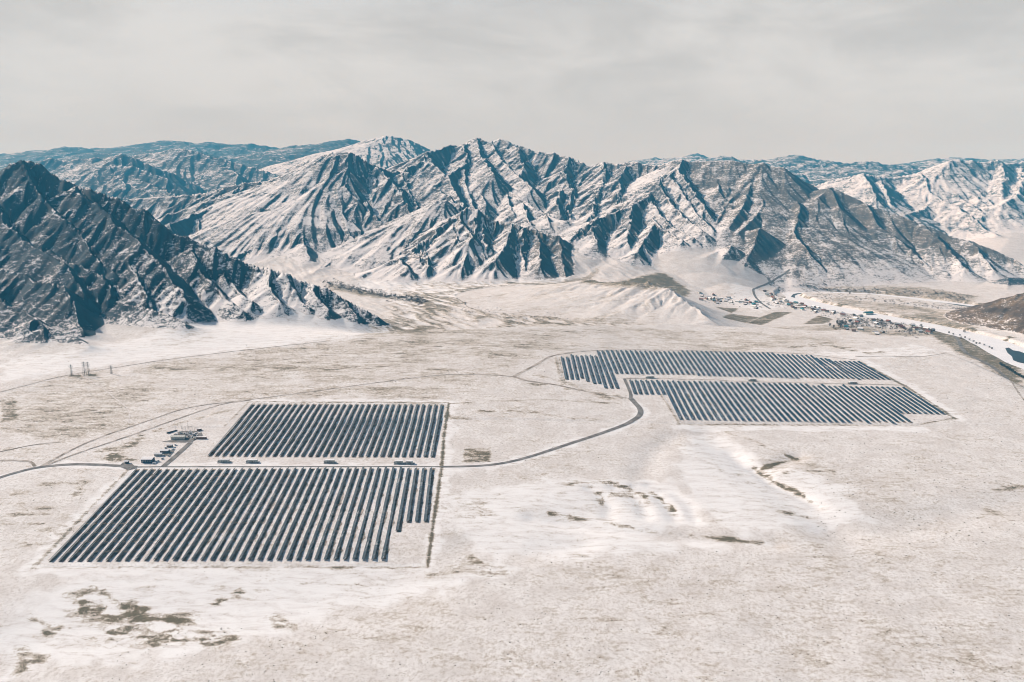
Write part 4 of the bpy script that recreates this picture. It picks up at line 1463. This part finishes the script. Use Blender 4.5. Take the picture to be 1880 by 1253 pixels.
CAB = [MB().box((0, 0, h / 2), (a, b, h)).box((0, 0, h + 0.06), (a + 0.2, b + 0.2, 0.12)) for a, b, h in ((2.4, 1.4, 2.2), (1.6, 1.6, 2.6), (3.2, 1.2, 1.8))]
CABM = [c.mesh('cabinet_body', M_SNOWR if i != 1 else M_CREAM) for i, c in enumerate(CAB)]
CABD = [MB().box((0, -b / 2 - 0.03, h / 2), (a * 0.7, 0.06, h * 0.75)).mesh('door', M_GREYW) for a, b, h in ((2.4, 1.4, 2.2), (1.6, 1.6, 2.6), (3.2, 1.2, 1.8))]
spots = sorted([(339, 797), (346, 803), (353, 804), (359, 797), (362, 802), (349, 793), (337, 803), (356, 807), (325, 799), (331, 796)])
for i, (px, py) in enumerate(spots):
    q = G(px, py)[0]
    t = thing('equipment_cabinet', (q[0], q[1], float(ground(q[0], q[1]))), 0.12 * i, '%s pale equipment cabinet from the left on the substation yard' % ordinal(i + 1), 'cabinet', 'equipment cabinets of the substation')
    obj('cabinet_body', CABM[i % 3], t)
    obj('door', CABD[i % 3], t)
spots = sorted([(262, 850), (283, 852), (291, 848), (298, 843), (309, 838), (318, 826), (304, 824), (322, 818), (296, 828)])
for i, (px, py) in enumerate(spots):
    q = G(px, py)[0]
    t = thing('equipment_cabinet', (q[0], q[1], float(ground(q[0], q[1]))), 0.2 * i, '%s small crate like cabinet from the left among the sheds by the gate' % ordinal(i + 1), 'cabinet', 'small cabinets among the gate sheds')
    obj('cabinet_body', CABM[(i + 1) % 3], t)
    obj('door', CABD[(i + 1) % 3], t)
for i, (px, py) in enumerate(((338, 793), (350, 790), (361, 793))):
    q = G(px, py)[0]
    t = thing('busbar_gantry', (q[0], q[1], float(ground(q[0], q[1]))), 0.0, '%s steel busbar gantry from the left on the substation yard' % ordinal(i + 1), 'gantry', 'busbar gantries of the substation')
    for x in (-2.4, 2.4):
        obj('post', MB().bar((x, 0, -0.4), (x, 0, 5.5), 0.16, 0.12, 5).mesh('post', M_STEEL), t)
    obj('beam', MB().bar((-3, 0, 5.4), (3, 0, 5.4), 0.14, None, 5).mesh('beam', M_STEEL), t)
    ins = MB()
    for x in (-1.6, 0, 1.6):
        ins.bar((x, 0, 5.3), (x, 0, 4.2), 0.12, None, 5)
    obj('insulator', ins.mesh('insulator', M_DARK), t)


# ------------------------------------------------------------------ pylons
def pylon(px, py, h, label):
    q = G(px, py)[0]
    t = thing('power_pylon', (q[0], q[1], float(ground(q[0], q[1]))), rad(-20), label, 'pylon', 'power pylons by the foot of the dark mountain')
    w0, w1 = h * 0.085, h * 0.02
    for sx in (-1, 1):
        for sy in (-1, 1):
            obj('leg', MB().bar((sx * w0, sy * w0, -0.5), (sx * w1, sy * w1, h), 0.17, 0.13, 4).mesh('leg', M_DARK), t)
    br = MB()
    n = 7
    for k in range(n):
        a, b = k / n, (k + 1) / n
        wa, wb = w0 + (w1 - w0) * a, w0 + (w1 - w0) * b
        for sx, sy, ex, ey in ((-1, -1, 1, -1), (1, -1, 1, 1), (1, 1, -1, 1), (-1, 1, -1, -1)):
            br.bar((sx * wa, sy * wa, a * h), (ex * wb, ey * wb, b * h), 0.08, None, 3)
    obj('bracing', br.mesh('bracing', M_DARK), t)
    for zf, ln in ((0.72, 4.2), (0.84, 5.0), (0.95, 3.6)):
        arm = obj('cross_arm', MB().bar((-ln, 0, h * zf), (ln, 0, h * zf), 0.12, None, 4).bar((-ln, 0, h * zf), (0, 0, h * zf + 1.4), 0.08, None, 3).bar((ln, 0, h * zf), (0, 0, h * zf + 1.4), 0.08, None, 3).mesh('cross_arm', M_DARK), t)
        ins = MB()
        for s in (-1, 1):
            ins.bar((s * ln, 0, h * zf), (s * ln, 0, h * zf - 1.5), 0.12, None, 5)
        obj('insulator', ins.mesh('insulator', M_GREYW), arm)


pylon(132, 692, 19, 'leftmost grey lattice pylon on the bare patch below the dark mountain')
pylon(156, 692, 24, 'tall lattice pylon standing second from the left on the bare patch')
pylon(163, 690, 22, 'lattice pylon just right of the tall pylon on the bare patch')
pylon(205, 688, 14, 'small lone pylon right of the bare patch with pylons')


# ------------------------------------------------------------------ village
ROOFS = [('red roofed', M_RED), ('brown roofed', M_RUST), ('snowy roofed', M_SNOWR), ('teal roofed', M_TEAL), ('grey roofed', M_GREYW)]
HV = {}
for (rn, rm) in ROOFS:
    for si, (L, D, Hh) in enumerate(((9, 7, 3.2), (12, 7.5, 3.4))):
        HV[rn, si] = (MB().box((0, 0, Hh / 2 - 0.8), (D, L, Hh + 1.6)).mesh('wall', M_WOOD if si == 0 else M_CREAM), MB().gable((0, 0, Hh), (D, L, 0), 2.2, 0.5).mesh('roof', rm),
                      MB().box((0.6, 1.5, Hh + 2.2), (0.7, 0.7, 1.6)).mesh('chimney', M_GREYW),
                      [MB().box((D / 2 + 0.03, y, 1.7), (0.1, 1.1, 1.2)).mesh('window', M_DARK) for y in (-L / 4, L / 4)])
CLUST = [
    ('left of the curving village road', 'P 1284,549 1300,553 1318,555 1340,556 1360,558 1380,560 1392,562', 46, 7),
    ('between the village road and river bend', 'P 1402,543 1425,552 1450,560 1478,566 1500,570', 42, 9),
    ('in the strip along the frozen river', 'P 1490,570 1530,575 1570,579 1600,582', 22, 5),
    ('in the scrub below the river', 'P 1560,588 1590,588 1630,592 1665,600 1700,606 1715,610', 38, 8),
    ('under the edge of the steppe terrace', 'P 1545,604 1570,608 1600,612 1640,617', 10, 4),
]
for where, s, n, spread in CLUST:
    p = pts(s)
    k = np.sort(RNG.uniform(0, len(p) - 1.001, n))
    i = k.astype(int)
    f = (k - i)[:, None]
    c = p[i] * (1 - f) + p[i + 1] * f
    c[:, 1] += RNG.normal(0, spread * 0.45, n)
    P = G(c[:, 0], c[:, 1])
    kept = []
    for j in range(n):
        x, y = P[j, 0], P[j, 1]
        if river_dist(np.array([x]), np.array([y]))[0] < 12 or any(math.hypot(x - a, y - b) < 15 for a, b in kept):
            continue
        kept.append((x, y))
        rn = ROOFS[RNG.choice(5, p=[0.12, 0.20, 0.46, 0.05, 0.17] if 'scrub' not in where else [0.30, 0.22, 0.32, 0.03, 0.13])][0]
        wall_, roof_, chim, wins = HV[rn, int(RNG.integers(0, 2))]
        t = thing('village_house', (x, y, float(ground(x, y))), float(RNG.choice([0.2, 0.2 + math.pi / 2, 1.0])) + float(RNG.normal(0, 0.15)), 'small %s house %s' % (rn, where), 'house', '%s houses %s' % (rn, where))
        obj('wall', wall_, t)
        rf = obj('roof', roof_, t)
        obj('chimney', chim, rf)
        for w_ in wins:
            obj('window', w_, t)
building(1594, 579, (24, 12, 6.5), M_CREAM, M_TEAL, 'large teal roofed hall at the river end of the village', 0.25, 3.5, 'hall', 'village_hall', 5)


# ------------------------------------------------------------------ scrub and trees
def twig_bush(mb, c, r, h, n, rng):
    for _ in range(n):
        a = rng.uniform(0, 2 * math.pi)
        rr_ = r * math.sqrt(rng.uniform(0, 1))
        z0 = h * rng.uniform(0.0, 0.75)
        s = r * rng.uniform(0.16, 0.34)
        p = np.array([c[0] + rr_ * math.cos(a), c[1] + rr_ * math.sin(a), c[2] + z0])
        k = len(mb.v)
        for _q in range(4):
            v = rng.normal(0, 1, 3)
            v /= np.linalg.norm(v) + 1e-6
            mb.v.append(tuple(p + v * s * np.array([1, 1, 1.3])))
        mb.f += [(k, k + 1, k + 2), (k, k + 2, k + 3), (k, k + 3, k + 1), (k + 1, k + 3, k + 2)]


def scatter(s, n, spread, fun):
    p = pts(s)
    k = RNG.uniform(0, len(p) - 1.001, n)
    i = k.astype(int)
    f = (k - i)[:, None]
    c = p[i] * (1 - f) + p[i + 1] * f
    c = c + RNG.normal(0, 1, (n, 2)) * np.array([spread * 2.0, spread])
    P = G(c[:, 0], c[:, 1])
    for q in P:
        if q[0] > 300 and river_dist(q[:1], q[1:2])[0] < 4:
            continue
        fun((q[0], q[1], float(ground(q[0], q[1]))))


for s, n, sp, r, h, lab, mat in (
        ('P 600,526 640,533 680,541 720,549 760,556 778,562', 420, 3.0, 5, 5, 'brown leafless brush along the side valley behind the dark mountain', M_TWIG),
        ('P 1545,597 1580,592 1620,596 1660,603 1700,611', 420, 6.0, 4.0, 5, 'grey leafless brush around the lower village houses', M_TWIG),
        ('P 1300,553 1380,560 1450,560 1520,574 1600,583', 260, 4.0, 3.2, 4, 'leafless garden brush between the village houses', M_TWIG),
        ('P 1500,545 1560,549 1640,556 1720,566 1780,573', 240, 4.0, 3.2, 4, 'thin leafless brush on the flat between the river arms', M_TWIG),
        ('P 1460,527 1520,532 1600,534 1700,540 1780,548', 360, 3.5, 4.0, 6, 'dark brush at the foot of the broad grey mountain', M_TWIG),
        ('P 1820,638 1840,650 1850,660 1872,672', 120, 2.0, 2.5, 3.5, 'leafless brush on the river bank by the open pool', M_TWIG),
        ('P 780,565 830,575 880,580 960,590 1030,592', 160, 4.0, 2.2, 2.0, 'low brush beyond the edge of the steppe', M_TWIG)):
    mb = MB()
    scatter(s, n, sp, lambda c: twig_bush(mb, c, r * RNG.uniform(0.5, 1.1), h * RNG.uniform(0.6, 1.1), 14, RNG))
    tag(obj('brush', mb.mesh('brush', mat)), lab, None, None, 'stuff')

# dry tussocks scattered on the steppe
mb = MB()


def tuft(c, s):
    k = len(mb.v)
    h = s * RNG.uniform(0.35, 0.8)
    a = RNG.uniform(0, 6.28)
    for j in range(5):
        q = a + j * 1.2566 + RNG.uniform(-.3, .3)
        rr_ = s * RNG.uniform(0.6, 1.3)
        mb.v.append((c[0] + rr_ * math.cos(q), c[1] + rr_ * math.sin(q), c[2] - 0.15))
    mb.v.append((c[0], c[1], c[2] + h))
    for j in range(5):
        mb.f.append((k + j, k + (j + 1) % 5, k + 5))


for x0, x1, y0, y1, n, sz in ((300, 1900, 1030, 1260, 3200, 0.26), (900, 1880, 790, 1010, 1500, 0.32), (820, 1900, 1010, 1260, 1500, 0.55), (200, 820, 1150, 1260, 420, 0.5), (1500, 1880, 790, 1000, 900, 0.65), (830, 1200, 740, 860, 260, 0.5), (0, 250, 880, 1050, 160, 0.5), (1580, 1870, 670, 780, 160, 0.7), (60, 420, 660, 760, 200, 0.7), (420, 1000, 625, 730, 320, 0.8)):
    p = np.stack([RNG.uniform(x0, x1, n), RNG.uniform(y0, y1, n)], 1)
    P = G(p[:, 0], p[:, 1])
    keep = fbm(P[:, 0], P[:, 1], 70, 3, 33) + RNG.uniform(-0.5, 0.5, n) > -0.05
    for q in P[keep]:
        tuft((q[0], q[1], float(ground(q[0], q[1]))), sz * min(1.7, math.exp(RNG.normal(0, 0.45))))
tag(obj('dry_tussocks', mb.mesh('dry_tussocks', M_TUFT)), 'small dry tussocks dotted over the snowy steppe', None, None, 'stuff')

# trees one can tell apart
TREE = []
for v in range(3):
    rng = np.random.default_rng(50 + v)
    tk = MB().bar((0, 0, -0.5), (0.1, 0.05, 3.2), 0.28, 0.16, 6)
    for j in range(6):
        a = j * 1.05 + v
        tk.bar((0.08, 0.04, 1.6 + 0.3 * j), (1.4 * math.cos(a), 1.4 * math.sin(a), 3.4 + 0.5 * j), 0.1, 0.04, 4)
    cr = MB()
    twig_bush(cr, (0, 0, 1.6), 2.3, 6.4, 90, rng)
    TREE.append((tk.mesh('trunk', M_WOOD), cr.mesh('crown', M_TWIG if v < 2 else M_FIRM)))


def tree(px, py, v, s, label, group):
    q = G(px, py)[0]
    t = thing('bare_tree', (q[0], q[1], float(ground(q[0], q[1]))), float(RNG.uniform(0, 6)), label, 'tree', group)
    t.scale = (s, s, s * float(RNG.uniform(0.85, 1.2)))
    obj('trunk', TREE[v][0], t)
    obj('crown', TREE[v][1], t)


for k in range(26):
    f = k / 25
    px, py = 1836 + 50 * f + float(RNG.normal(0, 0.7)), 671 + 30 * f
    tree(px, py, 2, 0.95, '%s dark bushy tree from the top of the hedge row on the terrace bank' % ordinal(k + 1), 'dark trees on the terrace bank')
for k in range(18):
    tree(1530 + float(RNG.normal(22, 14)), 596 + float(RNG.normal(2, 3.5)), k % 2, 1.25, 'leafless grey tree in the clump at the foot of the terrace below the village', 'leafless trees below the village')
for k in range(12):
    f = k / 11
    tree(1744 + 80 * f + float(RNG.normal(0, 2.2)), 613 + 29 * f + float(RNG.normal(0, 1.2)), k % 2, 0.9, '%s slim leafless tree from the left on the near bank of the frozen river' % ordinal(k + 1), 'leafless trees on the river bank')
for px, py, lab in ((1770, 612, 'lone leafless tree above the bend of the bank road'), (1560, 541, 'round leafless tree on the flat island behind the village'), (1691, 601, 'dark lone bush beside the frozen river')):
    tree(px, py, 0, 1.3, lab, None)

#ENDOBJ
# ------------------------------------------------------------------ haze
hm = bpy.data.materials.new('thin_haze')
hm.use_nodes = True
hm.node_tree.nodes.clear()
hb = NB(hm.node_tree)
ho = hb.n('ShaderNodeOutputMaterial')
hv = hb.n('ShaderNodeVolumePrincipled')
hv.inputs['Color'].default_value = (0.11, 0.61, 1.0, 1)
hv.inputs['Absorption Color'].default_value = (1, 1, 1, 1)
hv.inputs['Density'].default_value = 8.0e-5
hb.l(hv.outputs[0], ho.inputs['Volume'])
bm = bmesh.new()
bmesh.ops.create_cube(bm, size=1.0)
hme = bpy.data.meshes.new('haze')
bm.to_mesh(hme)
bm.free()
hme.materials.append(hm)
hob = bpy.data.objects.new('haze', hme)
COL.objects.link(hob)
zlo, zhi = float(H.min()) - 1.5, float(max(H.max(), HC)) + 12
hob.location = (0, 5000, (zlo + zhi) / 2)
hob.scale = (14600, 11200, zhi - zlo)
tag(hob, 'thin blue winter haze over the whole valley', None, None, 'stuff')
